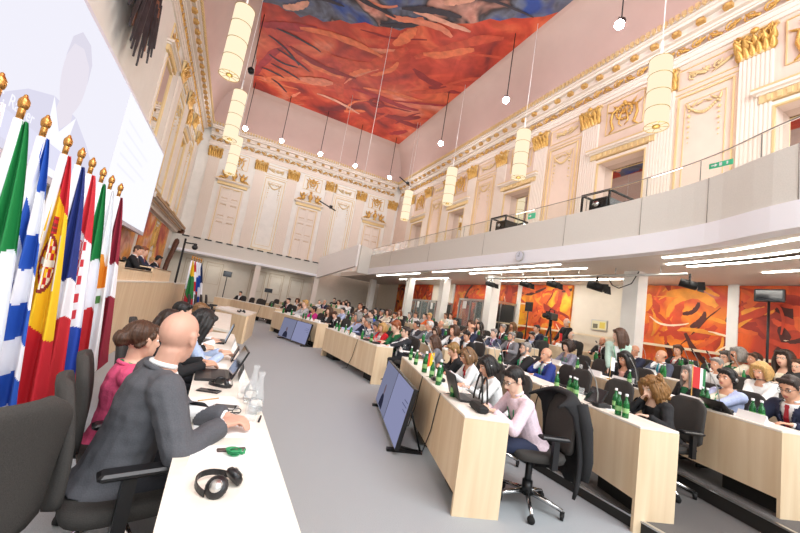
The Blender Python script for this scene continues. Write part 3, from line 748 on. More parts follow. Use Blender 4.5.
        for sg in (-1, 1):
            g.capsule(NB-s_*.055+V((sg*.05, 0, 0)), SH[sg]-s_*.004, .052+infl, .056+infl)
            if sleeves:
                g.capsule(SH[sg], EL[sg], .054*q+infl+.004, .044*q+infl)
                if sleeves > 1:
                    we = EL[sg]+(WR[sg]-EL[sg])*(.97-slr); g.tube([EL[sg], we], [.044*q+infl, .031*q+infl], 12)
                    g.ball(EL[sg], .044*q+infl, 10, 7)
        me = remeshed(g, voxel or lod, smooth)
        me.materials.clear(); me.materials.append(mcol)
        Mi = Matrix(((1, 0, 0), tuple(f_), tuple(s_)))
        if wrinkle:
            for v in me.vertices:
                c = v.co; w = noise.noise(V((c.x*9+3, c.y*7, c.z*22)))*.6+noise.noise(V((c.x*22, c.y*20+5, c.z*14)))*.4
                v.co = c+v.normal*(w*wrinkle)
        if cut:
            bm = bmesh.new(); bm.from_mesh(me); dl = []
            for f in bm.faces:
                p = Mi @ (f.calc_center_median()-P0)
                if cut(p.x, p.y, p.z/k_): dl.append(f)
            bmesh.ops.delete(bm, geom=dl, context='FACES'); bm.to_mesh(me); bm.free()
        for p in me.polygons: p.use_smooth = True
        return inst(name, me, root)
    jacket = outfit in ('suit', 'jacket')
    vtop, vbot = .50, (.20 if outfit == 'suit' else .12)
    if jacket:
        sc_ = shirt if shirt in CLOTH else 'white'
        garment('shirt', .004, 2, M_cloth(sc_), hi=.505 if not fem else .46, slr=-.03, voxel=max(lod, .012))
        wv = .075 if outfit == 'suit' else .085
        garment('jacket', .022, 2, M_cloth(top), cut=lambda x, y, z: y > .02 and vbot < z and abs(x) < wv*(z-vbot)/(vtop-vbot)+.004 or (z > .475 and y > -.03 and abs(x) < .09), lo=-.12 if standing else -.045, slr=.035, hemadd=.012, wrinkle=.009 if near else 0)
        # collar and lapels
        g = MB(); a = []
        for k in range(9):
            t = PI*k/8; a.append(NB+s_*(.0+.012*math.sin(t))+V((math.cos(t)*.078, 0, 0))+f_*(-.02-.062*math.sin(t)))
        lf = P0+s_*(vbot*k_+.02)+f_*(.135+.012); 
        mid = [P0+s_*(.36*k_)+V((sg*.075, 0, 0))+f_*.135 for sg in (1, -1)]
        g.tube([lf+V((.01, 0, 0)), mid[0]]+a+[mid[1], lf-V((.01, 0, 0))], [.006, .013]+[.014]*9+[.013, .006], 6)
        g.build('lapel', M_cloth(top), root)
    else:
        garment('shirt', .014, 2 if outfit == 'shirt' else 1, M_cloth(top), cut=(lambda x, y, z: z > .44 and y > .0 and abs(x) < .05) if fem else None, lo=-.10 if standing else -.04, slr=.03 if not extra == 'shortsleeve' else .6, wrinkle=.005 if near else 0)
    if not fem or outfit == 'suit':
        g = MB(); a = []
        for k in range(11):
            t = PI*(k/10)*1.5-PI*.25; a.append(NB+s_*.028+V((math.cos(t)*.063, 0, 0))+f_*(-.005-.06*math.sin(t)))
        g.tube(a, .013, 6); g.build('collar', M_cloth(shirt if jacket else top), root)
    def front(z, x=0, off=.0):
        r_ = .128 if z < .36 else .128-(z-.36)*.42
        return P0+s_*z*k_+V((x, 0, 0))+f_*(r_+off-abs(x)*.3)
    if neck.startswith('tie'):
        tc = dict(tie_red='#A81E2C', tie_dark='#23242E', tie_purple='#7A2A6E', tie_teal='#1E8E9C', tie_orange='#E08A2E')[neck]
        g = MB(); g.loft([[tuple(front(z, sx*w, .012)+f_*d) for sx, d in ((-1, 0), (1, 0), (1, .008), (-1, .008))] for z, w in ((.17, .012), (.2, .035), (.36, .024), (.455, .016), (.47, .022), (.495, .018))])
        g.build('tie', mat('necktie '+neck, tc, .5), root)
    if neck.startswith('lanyard') or extra == 'headset_lany':
        lc = dict(lanyard='#2E9B62', lanyardg='#2CC282', lanyardw='#E8E8E8', lanyardn='#2A2F45', lanyardo='#E0853A', lanyardr='#C92C3A', lanyardb='#2F4FB0')[neck]
        g = MB(); o_ = .035 if jacket else .022
        for sg in (-1, 1):
            pts = [NB+s_*.02-f_*.07, NB+s_*.01+V((sg*.07, 0, 0))-f_*.01, front(.40, sg*.065, o_), front(.28, sg*.04, o_), front(.14, sg*.004, o_)]
            g.tube(pts, .007, 5)
        L = g.build('lanyard', mat('lanyard '+lc, lc, .6), root)
        c_ = front(.10, 0, o_+.004); g = MB(); g.loft([[tuple(c_+V((x, 0, 0))+s_*z+f_*y) for x, z in ((-.04, -.05), (.04, -.05), (.04, .05), (-.04, .05))] for y in (0, .004)])
        g.build('badge', M_paper, L)
    if legs:
        g = MB()
        g.ball(P0+V((0, 0, -.01)), (.172, .145, .10), 14, 9)
        for sg in (-1, 1):
            g.capsule(HP[sg], KN[sg], .092, .068); g.capsule(KN[sg], AN[sg]+V((0, 0, .02)), .064, .052)
        me = remeshed(g, max(lod, .014), 2); me.materials.clear(); me.materials.append(M_cloth(trousers)); inst('trousers', me, root)
        for sg in (-1, 1):
            g = MB(); c = AN[sg]
            prof = [(-.07, .026, .05), (-.04, .036, .075), (.02, .04, .075), (.08, .045, .045), (.15, .046, .035), (.2, .03, .025), (.215, .01, .015)]
            g.smooth = True
            g.loft([[(c.x+rx*math.cos(2*PI*k/10), c.y+y, max(.0, c.z-.088+hz+hz*math.sin(2*PI*k/10))) for k in range(10)] for y, rx, hz in prof])
            g.build('shoe', M_shoe, root)
    # ---- hair
    if hair != 'none':
        g = MB(); g.M = H; stx = hair; nz = .004
        if hair in ('short', 'beard') and not fem:
            g.ball((0, -.022, .042), (.083, .096, .088), 16, 12); g.capsule((-.05, .052, .085), (.05, .052, .085), .026, .026, 8)
            for sg in (-1, 1): g.capsule((sg*.072, .012, .02), (sg*.074, .02, -.01), .014, .008, 6)
            g.ball((0, -.062, -.02), (.062, .045, .06), 12, 8)
        elif hair == 'short':
            g.ball((0, -.022, .045), (.089, .102, .09), 16, 12); g.capsule((-.045, .062, .078), (.05, .058, .082), .026, .03, 8)
            for sg in (-1, 1): g.capsule((sg*.078, .01, .02), (sg*.075, .022, -.035), .02, .012, 6)
            g.ball((0, -.065, -.03), (.07, .05, .07), 12, 8)
        elif hair == 'balding':
            for k in range(13):
                t = -.15*PI+1.3*PI*k/12; g.ball((.074*math.cos(t), -.015-.085*math.sin(t), .01), (.018, .02, .038), 6, 5)
        elif hair == 'bald':
            for k in range(13):
                t = -.05*PI+1.1*PI*k/12; g.ball((.071*math.cos(t), -.012-.083*math.sin(t), -.01), (.012, .014, .03), 6, 5)
            nz = .001
        elif hair == 'stubble':
            g.ball((0, -.026, .012), (.0755, .087, .074), 16, 12); nz = .0005
        elif hair == 'bun':
            g.ball((0, -.024, .04), (.086, .100, .088), 16, 12); g.capsule((-.04, .055, .078), (.04, .055, .078), .024, .024, 8)
            g.ball((.0, -.125, .01), (.048, .042, .045), 12, 9); g.capsule((0, -.09, .0), (0, -.12, .01), .035, .035, 8)
            for sg in (-1, 1): g.capsule((sg*.07, .02, .04), (sg*.06, -.05, -.03), .022, .02, 6)
            for k in range(7): a = 2*PI*k/7; g.ball((.03*math.cos(a), -.13+.01*math.sin(k*2), .01+.03*math.sin(a)), .022, 7, 5)
            nz = .006
        elif hair in ('bob', 'long', 'curly'):
            ln = {'bob': -.12, 'long': -.24, 'curly': -.15}[hair]; wd = {'bob': .034, 'long': .032, 'curly': .052}[hair]
            g.ball((0, -.022, .045), (.09, .104, .09), 16, 12); g.capsule((-.055, .055, .08), (.05, .055, .082), .028, .03, 8)
            for sg in (-1, 1):
                for y in (.035, -.0, -.04):
                    g.tube([(sg*.066, y, .06), (sg*.086, y+.004, -.02), (sg*.088, y+.008, ln*.6), (sg*.078, y+.016-(.0 if hair == 'bob' else .0), ln)], [wd*.9, wd, wd*.95, wd*.5], 8)
                    if hair != 'bob': g.ball((sg*.078, y+.016, ln), wd*.5, 6, 5)
            for x in (-.045, 0, .045):
                g.tube([(x, -.09, .05), (x*1.2, -.105, -.03), (x*1.3, -.098, ln*.6), (x*1.1, -.085, ln)], [wd, wd*1.15, wd*1.15, wd*.6], 8)
            if hair == 'curly':
                rr = random.Random(3)
                for k in range(90):
                    t = rr.uniform(.35*PI, 1.0*PI*2-.35*PI)-PI/2+PI; zz = rr.uniform(ln, .12); rad = (.1 if zz < .03 else .085)
                    x = math.sin(t)*(rad+.015); y = -.02+math.cos(t)*(rad+.01)
                    if y > .05 and zz < .05: continue
                    g.ball((x, y, zz), rr.uniform(.016, .03), 6, 5)
                nz = .010
        if hair == 'beard' or extra == 'beard':
            g.capsule((-.05, .03, -.085), (0, .062, -.105), .028, .026, 8); g.capsule((.05, .03, -.085), (0, .062, -.105), .028, .026, 8)
            g.capsule((-.02, .088, -.053), (.02, .088, -.053), .009, .009, 6)
            for sg in (-1, 1): g.capsule((sg*.068, .01, -.02), (sg*.055, .025, -.08), .012, .02, 6)
        if g.v:
            me = remeshed(g, max(.0075, lod*.8), 1); me.materials.clear(); me.materials.append(M_hair(hairc))
            Hi = H.inverted()
            for v in me.vertices:
                c = Hi @ v.co; a = math.atan2(c.x, c.y)
                v.co = v.co+v.normal*(noise.noise(V((a*9, c.y*14, c.z*8)))*nz*1.3+(noise.noise(V((a*26, 3, c.z*6)))*nz))
            for p in me.polygons: p.use_smooth = True
            inst('hair', me, root)
    if extra in ('glasses',) or 'glasses' in extra:
        g = MB(); g.M = H
        for sg in (-1, 1):
            g.tube([(sg*.032+.021*math.cos(2*PI*k/10), .097, .0+.015*math.sin(2*PI*k/10)) for k in range(11)], .002, 4)
            g.tube([(sg*.053, .095, .004), (sg*.078, .03, .006), (sg*.08, -.01, .0)], .002, 4)
        g.tube([(-.011, .098, .004), (.011, .098, .004)], .002, 4); g.build('glasses', M_plast, root)
    if extra in ('headset', 'headneck'):
        g = MB(); g.M = H if extra == 'headset' else Matrix.Translation(NB+V((0, .03, .03))) @ Matrix.Rotation(math.radians(-95), 4, 'X') @ Matrix.Scale(.85, 4)
        g.tube([(.097*math.cos(PI*k/12), -.01, .02+.115*math.sin(PI*k/12)) for k in range(13)], .006, 5)
        hs_ = g.build('headset', M_plast, root)
        for sg in (-1, 1):
            g2 = MB(); g2.M = g.M; g2.tube([(sg*.082, -.005, -.005), (sg*.105, -.005, -.005)], [.034, .030], 12); g2.build('ear_cup', M_plast, hs_)
            g2 = MB(); g2.M = g.M; g2.tube([(sg*.105, -.005, -.005), (sg*.108, -.005, -.005)], [.024, .022], 10); g2.build('ear_cap', M_alu, hs_)
    return root
# ================================================================ AUDIENCE
PEOPLE=[
('A1', 0.3, 2.46, 2.55, 1.17, 'm', 'short', 'black', 'shirt', 'pink', '-', 'lanyard', 'glasses', 26, 8, 'man in a pale pink shirt with glasses and green lanyard'),
('A1', 1.2, 2.90, 3.45, 1.08, 'f', 'bob', 'black', 'shirt', 'white', '-', '-', 'headset', 22, 0, 'black-haired woman in a white blouse wearing a headset'),
('A1', 2.19, 3.24, 4.31, 1.14, 'f', 'bob', 'lightbrown', 'jacket', 'white', 'red', '-', 'headset', 24, 0, 'light brown haired woman in a white jacket and red top'),
('A1', 2.88, 3.45, 4.97, 1.12, 'f', 'short', 'darkblond', 'jacket', 'black', 'black', '-', '-', 24, 5, 'dark blond woman in black bending over the desk'),
('A1', 4.15, 3.82, 6.18, 1.07, 'f', 'long', 'brown', 'jacket', 'grey', 'white', 'lanyard', '-', 20, -5, 'woman with long brown hair in a grey jacket'),
('B1', 0.11, 3.59, 6.94, 1.19, 'm', 'short', 'darkbrown', 'suit', 'charcoal', 'white', 'lanyardw', 'glasses', -4, -20, 'man in a charcoal suit leaning back at the gangway'),
('B1', 1.22, 3.48, 8.03, 1.08, 'f', 'bob', 'blond', 'jacket', 'red', 'white', 'lanyardw', '-', 12, 10, 'blond woman in a bright red jacket'),
('B1', 1.56, 3.45, 8.38, 1.17, 'f', 'short', 'darkgrey', 'shirt', 'bluegrey', '-', '-', '-', 14, 20, 'dark grey haired woman in a blue grey top'),
('B1', 1.99, 3.41, 8.8, 1.22, 'f', 'short', 'grey', 'shirt', 'patterned', '-', '-', '-', 10, 0, 'grey-haired woman in a black and white patterned blouse'),
('B1', 2.19, 3.39, 9.0, 1.28, 'm', 'short', 'brown', 'shirt', 'navy', '-', '-', '-', 8, 0, 'brown-haired man in a navy top beside the patterned blouse'),
('B1', 2.65, 3.34, 9.46, 1.32, 'f', 'bob', 'grey', 'shirt', 'lightblue', '-', '-', '-', 8, 0, 'grey bobbed woman in a light blue blouse'),
('C1', 0.32, 3.27, 11.68, 1.12, 'm', 'short', 'brown', 'suit', 'black', 'white', 'tie_dark', '-', 24, 20, 'brown-haired man in a black suit bowed over the front desk'),
('C1', 0.83, 3.12, 12.16, 1.1, 'm', 'short', 'darkbrown', 'suit', 'darkgrey', 'white', '-', '-', 22, 0, 'dark-haired man in dark grey looking down at his papers'),
('C1', 1.72, 2.86, 13.01, 1.22, 'f', 'short', 'black', 'jacket', 'magenta', 'magenta', '-', '-', 10, -25, 'black-haired woman in a magenta jacket'),
('C1', 2.4, 2.66, 13.66, 1.38, 'f', 'short', 'blond', 'jacket', 'lightgrey', 'white', '-', '-', 6, 15, 'blond woman in a light grey jacket beside the magenta one'),
('C1', 2.85, 2.53, 14.1, 1.11, 'm', 'short', 'brown', 'shirt', 'grey', '-', '-', '-', 18, 0, 'brown-haired man in a grey sweater at the corner desk'),
('D1', 0.09, 2.61, 17.49, 1.31, 'm', 'short', 'black', 'suit', 'black', 'white', 'tie_red', '-', 10, 0, 'dark-haired man in black at the far corner of the room'),
('D2', 1.19, 3.33, 19.29, 1.26, 'f', 'bob', 'brown', 'shirt', 'white', '-', '-', '-', 8, 20, 'brown-haired woman in white at the far corner of the room'),
('C1', 0.64, 3.17, 11.98, 1.29, 'f', 'long', 'brown', 'jacket', 'black', 'white', '-', '-', 8, 10, 'brown-haired woman in black behind the bowed man'),
('C2', 2.25, 4.24, 13.99, 1.2, 'm', 'short', 'black', 'shirt', 'lightblue', '-', 'lanyard', '-', 6, 0, 'black-haired man in a light blue shirt in the second row'),
('D3', 0.62, 4.85, 19.61, 1.25, 'm', 'bald', 'grey', 'suit', 'navy', 'white', 'tie_purple', '-', 4, 0, 'bald man in navy with a purple tie far back'),
('D3', 0.99, 4.64, 19.92, 1.21, 'm', 'short', 'grey', 'shirt', 'white', '-', '-', '-', 4, 10, 'grey-haired man in a white shirt far back'),
('D4', 0.87, 5.92, 20.61, 1.25, 'f', 'short', 'brown', 'shirt', 'cream', '-', '-', '-', 4, -10, 'short-haired woman in cream near the back wall'),
('D4', 0.48, 6.13, 20.29, 1.24, 'm', 'short', 'brown', 'shirt', 'white', '-', 'lanyardw', '-', 4, 0, 'young man in a white shirt near the back wall'),
('D4', 0.09, 6.34, 19.97, 1.23, 'f', 'bob', 'black', 'shirt', 'white', '-', '-', '-', 4, 15, 'black bobbed woman in white near the back wall'),
('C3', 3.08, 5.39, 15.2, 1.39, 'm', 'short', 'brown', 'suit', 'brown', 'white', '-', '-', 6, 0, 'man in a brown suit in the third row'),
('C3', 2.65, 5.51, 14.79, 1.21, 'm', 'short', 'black', 'suit', 'darkgrey', 'white', '-', '-', 6, 20, 'black-haired man in dark grey in the third row'),
('C3', 1.96, 5.71, 14.13, 1.28, 'm', 'short', 'black', 'suit', 'black', 'white', '-', '-', 4, 0, 'black-haired man in a black suit with a white badge'),
('C2', 0.37, 4.78, 12.19, 1.32, 'f', 'short', 'darkbrown', 'shirt', 'blue', '-', '-', '-', 8, 0, 'dark-haired woman in a vivid blue blouse'),
('C3', 1.55, 5.83, 13.73, 1.24, 'm', 'short', 'grey', 'suit', 'navy', 'white', '-', '-', 5, -10, 'grey-haired man in navy in the third row'),
('C3', 1.12, 5.95, 13.32, 1.32, 'f', 'bob', 'brown', 'shirt', 'cream', '-', '-', '-', 6, 0, 'brown bobbed woman in a cream blouse'),
('C3', 0.73, 6.07, 12.95, 1.24, 'm', 'short', 'darkbrown', 'suit', 'navy', 'white', '-', '-', 12, 0, 'man in a navy suit and white collar leaning forward'),
('C4', 2.03, 7.08, 14.62, 1.23, 'f', 'long', 'ginger', 'shirt', 'cream', '-', '-', '-', 6, 10, 'ginger long-haired woman in cream'),
('C4', 1.37, 7.27, 13.98, 1.21, 'f', 'short', 'grey', 'jacket', 'darkgrey', 'white', '-', '-', 6, 0, 'grey-haired woman in a dark grey jacket'),
('C4', 1.0, 7.37, 13.63, 1.25, 'm', 'short', 'brown', 'shirt', 'white', '-', '-', '-', 6, -10, 'brown-haired man in a white shirt by the booths'),
('C4', 0.47, 7.53, 13.12, 1.27, 'm', 'short', 'black', 'shirt', 'lightgrey', '-', '-', '-', 6, 0, 'black-haired man in a light grey shirt by the booths'),
('C4', 0.19, 7.61, 12.85, 1.3, 'f', 'short', 'blond', 'shirt', 'orange', '-', '-', '-', 6, 10, 'blond woman in an orange blouse by the booths'),
('B1', 0.57, 3.55, 7.39, 1.3, 'f', 'short', 'ginger', 'shirt', 'green', '-', '-', '-', 16, 0, 'ginger woman in a green sweater'),
('B2', 2.11, 4.99, 9.08, 1.24, 'm', 'short', 'darkbrown', 'suit', 'darkgrey', 'white', 'lanyardw', 'headset', 6, -15, 'man in a dark grey suit with a headset and white lanyard'),
('B2', 1.49, 5.05, 8.46, 1.3, 'm', 'short', 'white', 'suit', 'grey', 'white', 'tie_teal', '-', 2, -10, 'white-haired man in a grey suit with a teal tie'),
('B2', 1.19, 5.08, 8.16, 1.18, 'f', 'bob', 'brown', 'jacket', 'black', 'green', '-', '-', 18, 5, 'brown bobbed woman in black over a green top'),
('B3', 2.85, 6.36, 9.96, 1.2, 'm', 'bald', 'grey', 'suit', 'navy', 'white', '-', '-', 4, -15, 'bald grey-bearded man in a navy suit'),
('C5', 0.51, 8.86, 13.57, 1.28, 'm', 'short', 'brown', 'shirt', 'cream', '-', '-', '-', 4, 0, 'man in a cream shirt against the booth wall'),
('C5', 0.23, 8.94, 13.3, 1.31, 'm', 'short', 'brown', 'shirt', 'white', '-', 'lanyard', '-', 4, 10, 'young man in white with a lanyard against the booth wall'),
('B2', 0.44, 5.15, 7.42, 1.32, 'f', 'bob', 'brown', 'jacket', 'white', 'black', 'lanyardn', '-', 4, 0, 'woman in a white cardigan with a dark lanyard'),
('B4', 3.83, 7.7, 11.09, 1.26, 'f', 'bun', 'black', 'shirt', 'grey', '-', '-', '-', 8, 0, 'woman with a black bun in grey'),
('B2', -0.02, 5.2, 6.97, 1.23, 'm', 'short', 'black', 'suit', 'black', 'white', 'lanyardo', '-', 16, 10, 'black-haired man in a black suit with an orange lanyard'),
('B3', 1.4, 6.5, 8.52, 1.27, 'm', 'balding', 'brown', 'suit', 'navy', 'white', 'tie_orange', '-', 4, -15, 'balding man in navy with an orange tie'),
('B4', 3.03, 7.78, 10.28, 1.27, 'f', 'bob', 'brown', 'jacket', 'brown', 'white', '-', '-', 6, 0, 'brown bobbed woman in a brown jacket'),
('B5', 4.15, 9.06, 11.55, 1.26, 'm', 'short', 'grey', 'shirt', 'pinkish', '-', '-', '-', 2, 0, 'man in a salmon shirt at the booth door'),
('B4', 2.58, 7.83, 9.84, 1.25, 'f', 'long', 'black', 'jacket', 'darkbrown', 'white', 'lanyardb', '-', 4, 0, 'long black-haired woman in dark brown'),
('B5', 3.71, 9.11, 11.11, 1.27, 'm', 'short', 'brown', 'suit', 'lightgrey', 'white', '-', '-', 4, -20, 'brown-haired man in a light grey suit'),
('B3', 0.53, 6.59, 7.65, 1.24, 'm', 'short', 'grey', 'suit', 'slate', 'lilac', 'tie_purple', '-', 10, 0, 'grey-haired man in a slate suit with a purple tie'),
('B4', 1.56, 7.93, 8.82, 1.29, 'm', 'short', 'grey', 'suit', 'black', 'white', 'tie_red', 'glasses', 4, -25, 'man in a black suit with glasses looking up'),
('B5', 2.39, 9.24, 9.79, 1.29, 'f', 'long', 'lightbrown', 'jacket', 'brown', 'cream', '-', '-', 4, 0, 'light brown long-haired woman in a brown jacket'),
('B3', -0.09, 6.65, 7.04, 1.24, 'm', 'beard', 'grey', 'suit', 'grey', 'white', 'tie_red', 'glasses', 4, -10, 'grey-bearded man in a grey suit with a red tie'),
('B5', 1.38, 9.34, 8.78, 1.31, 'm', 'short', 'black', 'suit', 'navy', 'white', 'tie_red', '-', 6, -15, 'dark-haired man in a navy suit before the orange painting'),
('B4', 0.45, 8.04, 7.72, 1.19, 'm', 'short', 'black', 'suit', 'black', 'lightblue', '-', '-', 14, 0, 'black-haired man in a black suit reading'),
('B5', 0.16, 9.46, 7.57, 1.27, 'm', 'balding', 'white', 'suit', 'charcoal', 'white', 'tie_dark', '-', 6, 0, 'white-haired man in a charcoal suit by the tripod'),
('A3', 4.37, 6.8, 5.49, 1.27, 'f', 'bob', 'darkbrown', 'shirt', 'patterned2', '-', 'lanyard', '-', 14, 5, 'dark-haired woman in a fine patterned blouse'),
('A2', 3.47, 5.15, 5.06, 1.24, 'm', 'beard', 'grey', 'suit', 'black', 'white', 'lanyardg', 'glasses', 4, -10, 'grey-bearded man in black with a bright green lanyard'),
('A2', 2.78, 4.95, 4.41, 1.22, 'm', 'bald', 'brown', 'suit', 'royal', 'white', 'lanyardg', '-', 10, 15, 'bald man in a royal blue suit with a hand at his chin'),
('B5', -0.78, 9.56, 6.63, 1.22, 'm', 'bald', 'brown', 'suit', 'black', 'white', 'tie_red', 'beard', 8, 10, 'bald bearded man in a black suit behind the tall bottles'),
('A4', 4.16, 8.12, 4.87, 1.26, 'm', 'bald', 'brown', 'suit', 'navy', 'white', 'tie_red', 'glasses', 4, 0, 'bald man in navy with glasses and red tie'),
('A3', 2.75, 6.32, 3.95, 1.23, 'f', 'long', 'black', 'jacket', 'black', 'pinkish', '-', '-', 14, 0, 'long black-haired woman in a black jacket and pink top'),
('A4', 3.51, 7.93, 4.24, 1.24, 'm', 'bald', 'brown', 'suit', 'slate', 'white', 'tie_teal', '-', 6, -20, 'bald man in a slate suit resting his chin on his hand'),
('A5', 4.48, 9.56, 4.76, 1.29, 'f', 'short', 'brown', 'jacket', 'black', 'white', 'lanyardr', '-', 4, 30, 'short-haired woman in black with a red lanyard'),
('A3', 1.56, 5.97, 2.81, 1.2, 'f', 'long', 'grey', 'jacket', 'black', 'green', '-', '-', 2, -10, 'woman in profile with long greying hair in black'),
('A4', 2.43, 7.61, 3.21, 1.25, 'm', 'short', 'grey', 'shirt', 'white', '-', '-', '-', 10, 10, 'grey-haired man in a white shirt leaning on his desk'),
('A5', 3.42, 9.24, 3.74, 1.29, 'f', 'short', 'darkgrey', 'shirt', 'white', '-', '-', 'glasses', 6, 0, 'woman with short dark grey hair and glasses in white'),
('A3', 1.07, 5.83, 2.34, 1.24, 'f', 'short', 'black', 'jacket', 'lightblue', 'cream', 'lanyard', 'headset', 2, 5, 'short black-haired woman in a light blue jacket with a headset'),
('A5', 3.2, 9.18, 3.53, 1.39, 'f', 'bob', 'grey', 'jacket', 'cream', 'green', '-', '-', 2, -10, 'grey-haired woman in a cream jacket before the painting'),
('A5', 2.9, 9.09, 3.25, 1.32, 'm', 'short', 'brown', 'shirt', 'pinkish', '-', '-', 'headset', 4, -20, 'man in profile with a headset and salmon shirt'),
('A5', 2.44, 8.95, 2.8, 1.5, 'f', 'long', 'darkbrown', 'jacket', 'black', 'cream', '-', 'glasses', 2, 10, 'long dark-haired woman with glasses in a black jacket and cream top'),
('A5', 2.25, 8.9, 2.62, 1.3, 'm', 'short', 'brown', 'shirt', 'pinkish', '-', '-', 'glasses', 6, 0, 'man with glasses at the right edge'),
('A4', 1.77, 7.42, 2.58, 1.27, 'f', 'bob', 'blond', 'shirt', 'white', '-', '-', 'headneck', 14, 0, 'blond woman in a white shirt with headphones round her neck'),
('A3', 0.42, 5.63, 1.72, 1.27, 'm', 'short', 'darkbrown', 'suit', 'navy', 'white', 'tie_red', 'glasses', 18, 10, 'dark-haired man in navy with glasses and a red tie writing'),
('A2', 0.69, 4.33, 2.41, 1.15, 'f', 'curly', 'goldbrown', 'jacket', 'black', 'black', '-', '-', 22, 0, 'woman with curly golden brown hair resting her head on her hand'),
]
# (row, place along the row, head x, head y, head height above its step, sex, hair, hair colour, outfit, colour, shirt, neckwear, extra, lean, yaw, who)
BLK = {'A': ((1.91, 2.43), (.295, .955)), 'B': ((2.89, 6.75), (-.1, .995)), 'C': ((2.67, 11.16), (-.29, .957)), 'D': ((2.06, 17.02), (-.55, .83))}
ROWD = [0, 1.6, 3.05, 4.5, 5.9]
ROWT = {'A': [(0, 3.3), (0, 4.0), (-.02, 4.9), (-.3, 4.8), (-.6, 4.9)], 'B': [(0, 3.05), (-.2, 3.4), (-.1, 3.6), (-.1, 3.9), (-.3, 2.7)],
        'C': [(0, 3.4), (-.05, 3.7), (-.3, 3.9), (-.3, 4.0), (-.1, 4.1)], 'D': [(0, 3.4), (-.1, 3.5), (-.1, 3.5), (0, 3.4), (0, 3.2)]}
def bframe(b):
    P, u = BLK[b]; u = V((u[0], u[1], 0)).normalized(); n = V((u.y, -u.x, 0)); return V((P[0], P[1], 0)), u, n
WHERE = {'A': 'in the near block', 'B': 'in the middle block', 'C': 'in the far block', 'D': 'by the far corner'}
NTH = ['front', 'second', 'third', 'fourth', 'fifth']
M_foot = mat('black plinth', '#131313', .7)
for b in 'ABCD':
    P, u, n = bframe(b)
    for k in range(5):
        t0, t1 = ROWT[b][k]; z = TZ[k]; zl = TZ[max(0, k-1)] if b == 'A' and k < 3 else z
        o = P+n*ROWD[k]+u*t0; L = t1-t0
        d = thing('conference_desk', (o.x, o.y, z), math.atan2(u.y, u.x), 'long pale birch desk, %s row %s' % (NTH[k], WHERE[b]), 'desk', 'curved rows of birch desks')
        # local: x along the row, y towards the stage (-n), so seats are at negative y
        H_ = .745
        lift = .16 if b != 'D' else .22
        g = MB(); g.box(.03, L-.03, -.03, 0, lift, H_)
        g.build('front_panel', M_wood, d)
        g = MB(); g.rbox(0, L, -.39, .0, H_, H_+.022, .004); g.build('worktop', M_wood2, d)
        g = MB(); g.box(0, .03, -.39, 0, zl-z, H_); g.build('end_panel', M_wood, d)
        g = MB(); g.box(L-.03, L, -.39, 0, 0, H_); g.build('end_panel', M_wood, d)
        m = int(L/1.6)+1
        for j in range(m):
            x = .35+(L-.7)*j/max(1, m-1); g = MB(); g.box(x-.25, x+.25, -.34, -.12, 0, lift+.1); g.build('plinth', M_foot, d)
        if k == 0 or (b == 'A' and k < 3) or (b == 'D'):
            for x in ((.75, 1.6) if b == 'A' else (L*.3,)):
                if b == 'A' and k == 2: x += .2
                g = MB(); g.tube([(x, -.1, H_+.024), (x, .004, H_+.015), (x+.04, .010, H_-.12), (x+.12, .012, .35), (x+.3, .02, .06), (x+.5, .05, .01)], .006, 5); g.build('cable', M_plast, d)
# ---------------------------------------------------------------- office chair
def chair_parts():
    P = {}
    g = MB(); rings = []
    for z, w, dp in ((.44, .21, .21), (.45, .235, .235), (.49, .245, .245), (.515, .235, .235), (.525, .19, .19)):
        rings.append([((1 if math.cos(t) > 0 else -1)*w*abs(math.cos(t))**.5, (1 if math.sin(t) > 0 else -1)*dp*abs(math.sin(t))**.5, z) for t in [2*PI*(k+.5)/24 for k in range(24)]])
    g.loft(rings, smooth=True); P['seat'] = g.mesh('seat', M_fabg)
    g = MB(); rings = []
    for i in range(15):
        t = i/14; z = .52+.48*t; w = .205+.02*math.sin(PI*t*.9)-(.0 if t < .78 else .10*((t-.78)/.22)**2.2); y = -.255-.05*t+.02*math.sin(PI*t)
        th = .03*(1-.3*t) if t < .95 else .016
        if i == 0: w = .17
        rings.append([(x*w, y-.03*(1-x*x)*1.0+yy*th, z) for x, yy in ((-1, 0), (-.93, .8), (-.5, 1), (0, 1), (.5, 1), (.93, .8), (1, 0), (.93, -.8), (.5, -1), (0, -1), (-.5, -1), (-.93, -.8))])
    g.loft(rings, smooth=True); P['backrest'] = g.mesh('backrest', M_fabg)
    g = MB(); g.tube([(0, 0, .12), (0, 0, .44)], .03, 10); g.tube([(0, 0, .10), (0, 0, .22)], .045, 10); g.box(-.12, .12, -.14, .14, .41, .445); g.tube([(0, -.1, .43), (0, -.27, .46), (0, -.31, .62)], .022, 6)
    P['column'] = g.mesh('column', M_plast)
    g = MB()
    for k in range(5):
        a = 2*PI*k/5+.3; g.tube([(.03*math.cos(a), .03*math.sin(a), .13), (.18*math.cos(a), .18*math.sin(a), .10), (.30*math.cos(a), .30*math.sin(a), .072)], [.026, .02, .015], 6)
    P['star_base'] = g.mesh('star_base', M_chrome)
    g = MB(); g.tube([(-.014, 0, 0), (.014, 0, 0)], .03, 12); g.box(-.018, .018, -.012, .012, .0, .038); P['caster'] = g.mesh('caster', M_rub)
    g = MB(); g.rbox(-.04, .04, -.13, .13, .665, .695, .01); g.tube([(0, -.02, .44), (0, -.02, .67)], .018, 6); g.box(-.02, .02, -.045, .005, .43, .66)
    P['armrest'] = g.mesh('armrest', M_plast)
    return P
CP = chair_parts()
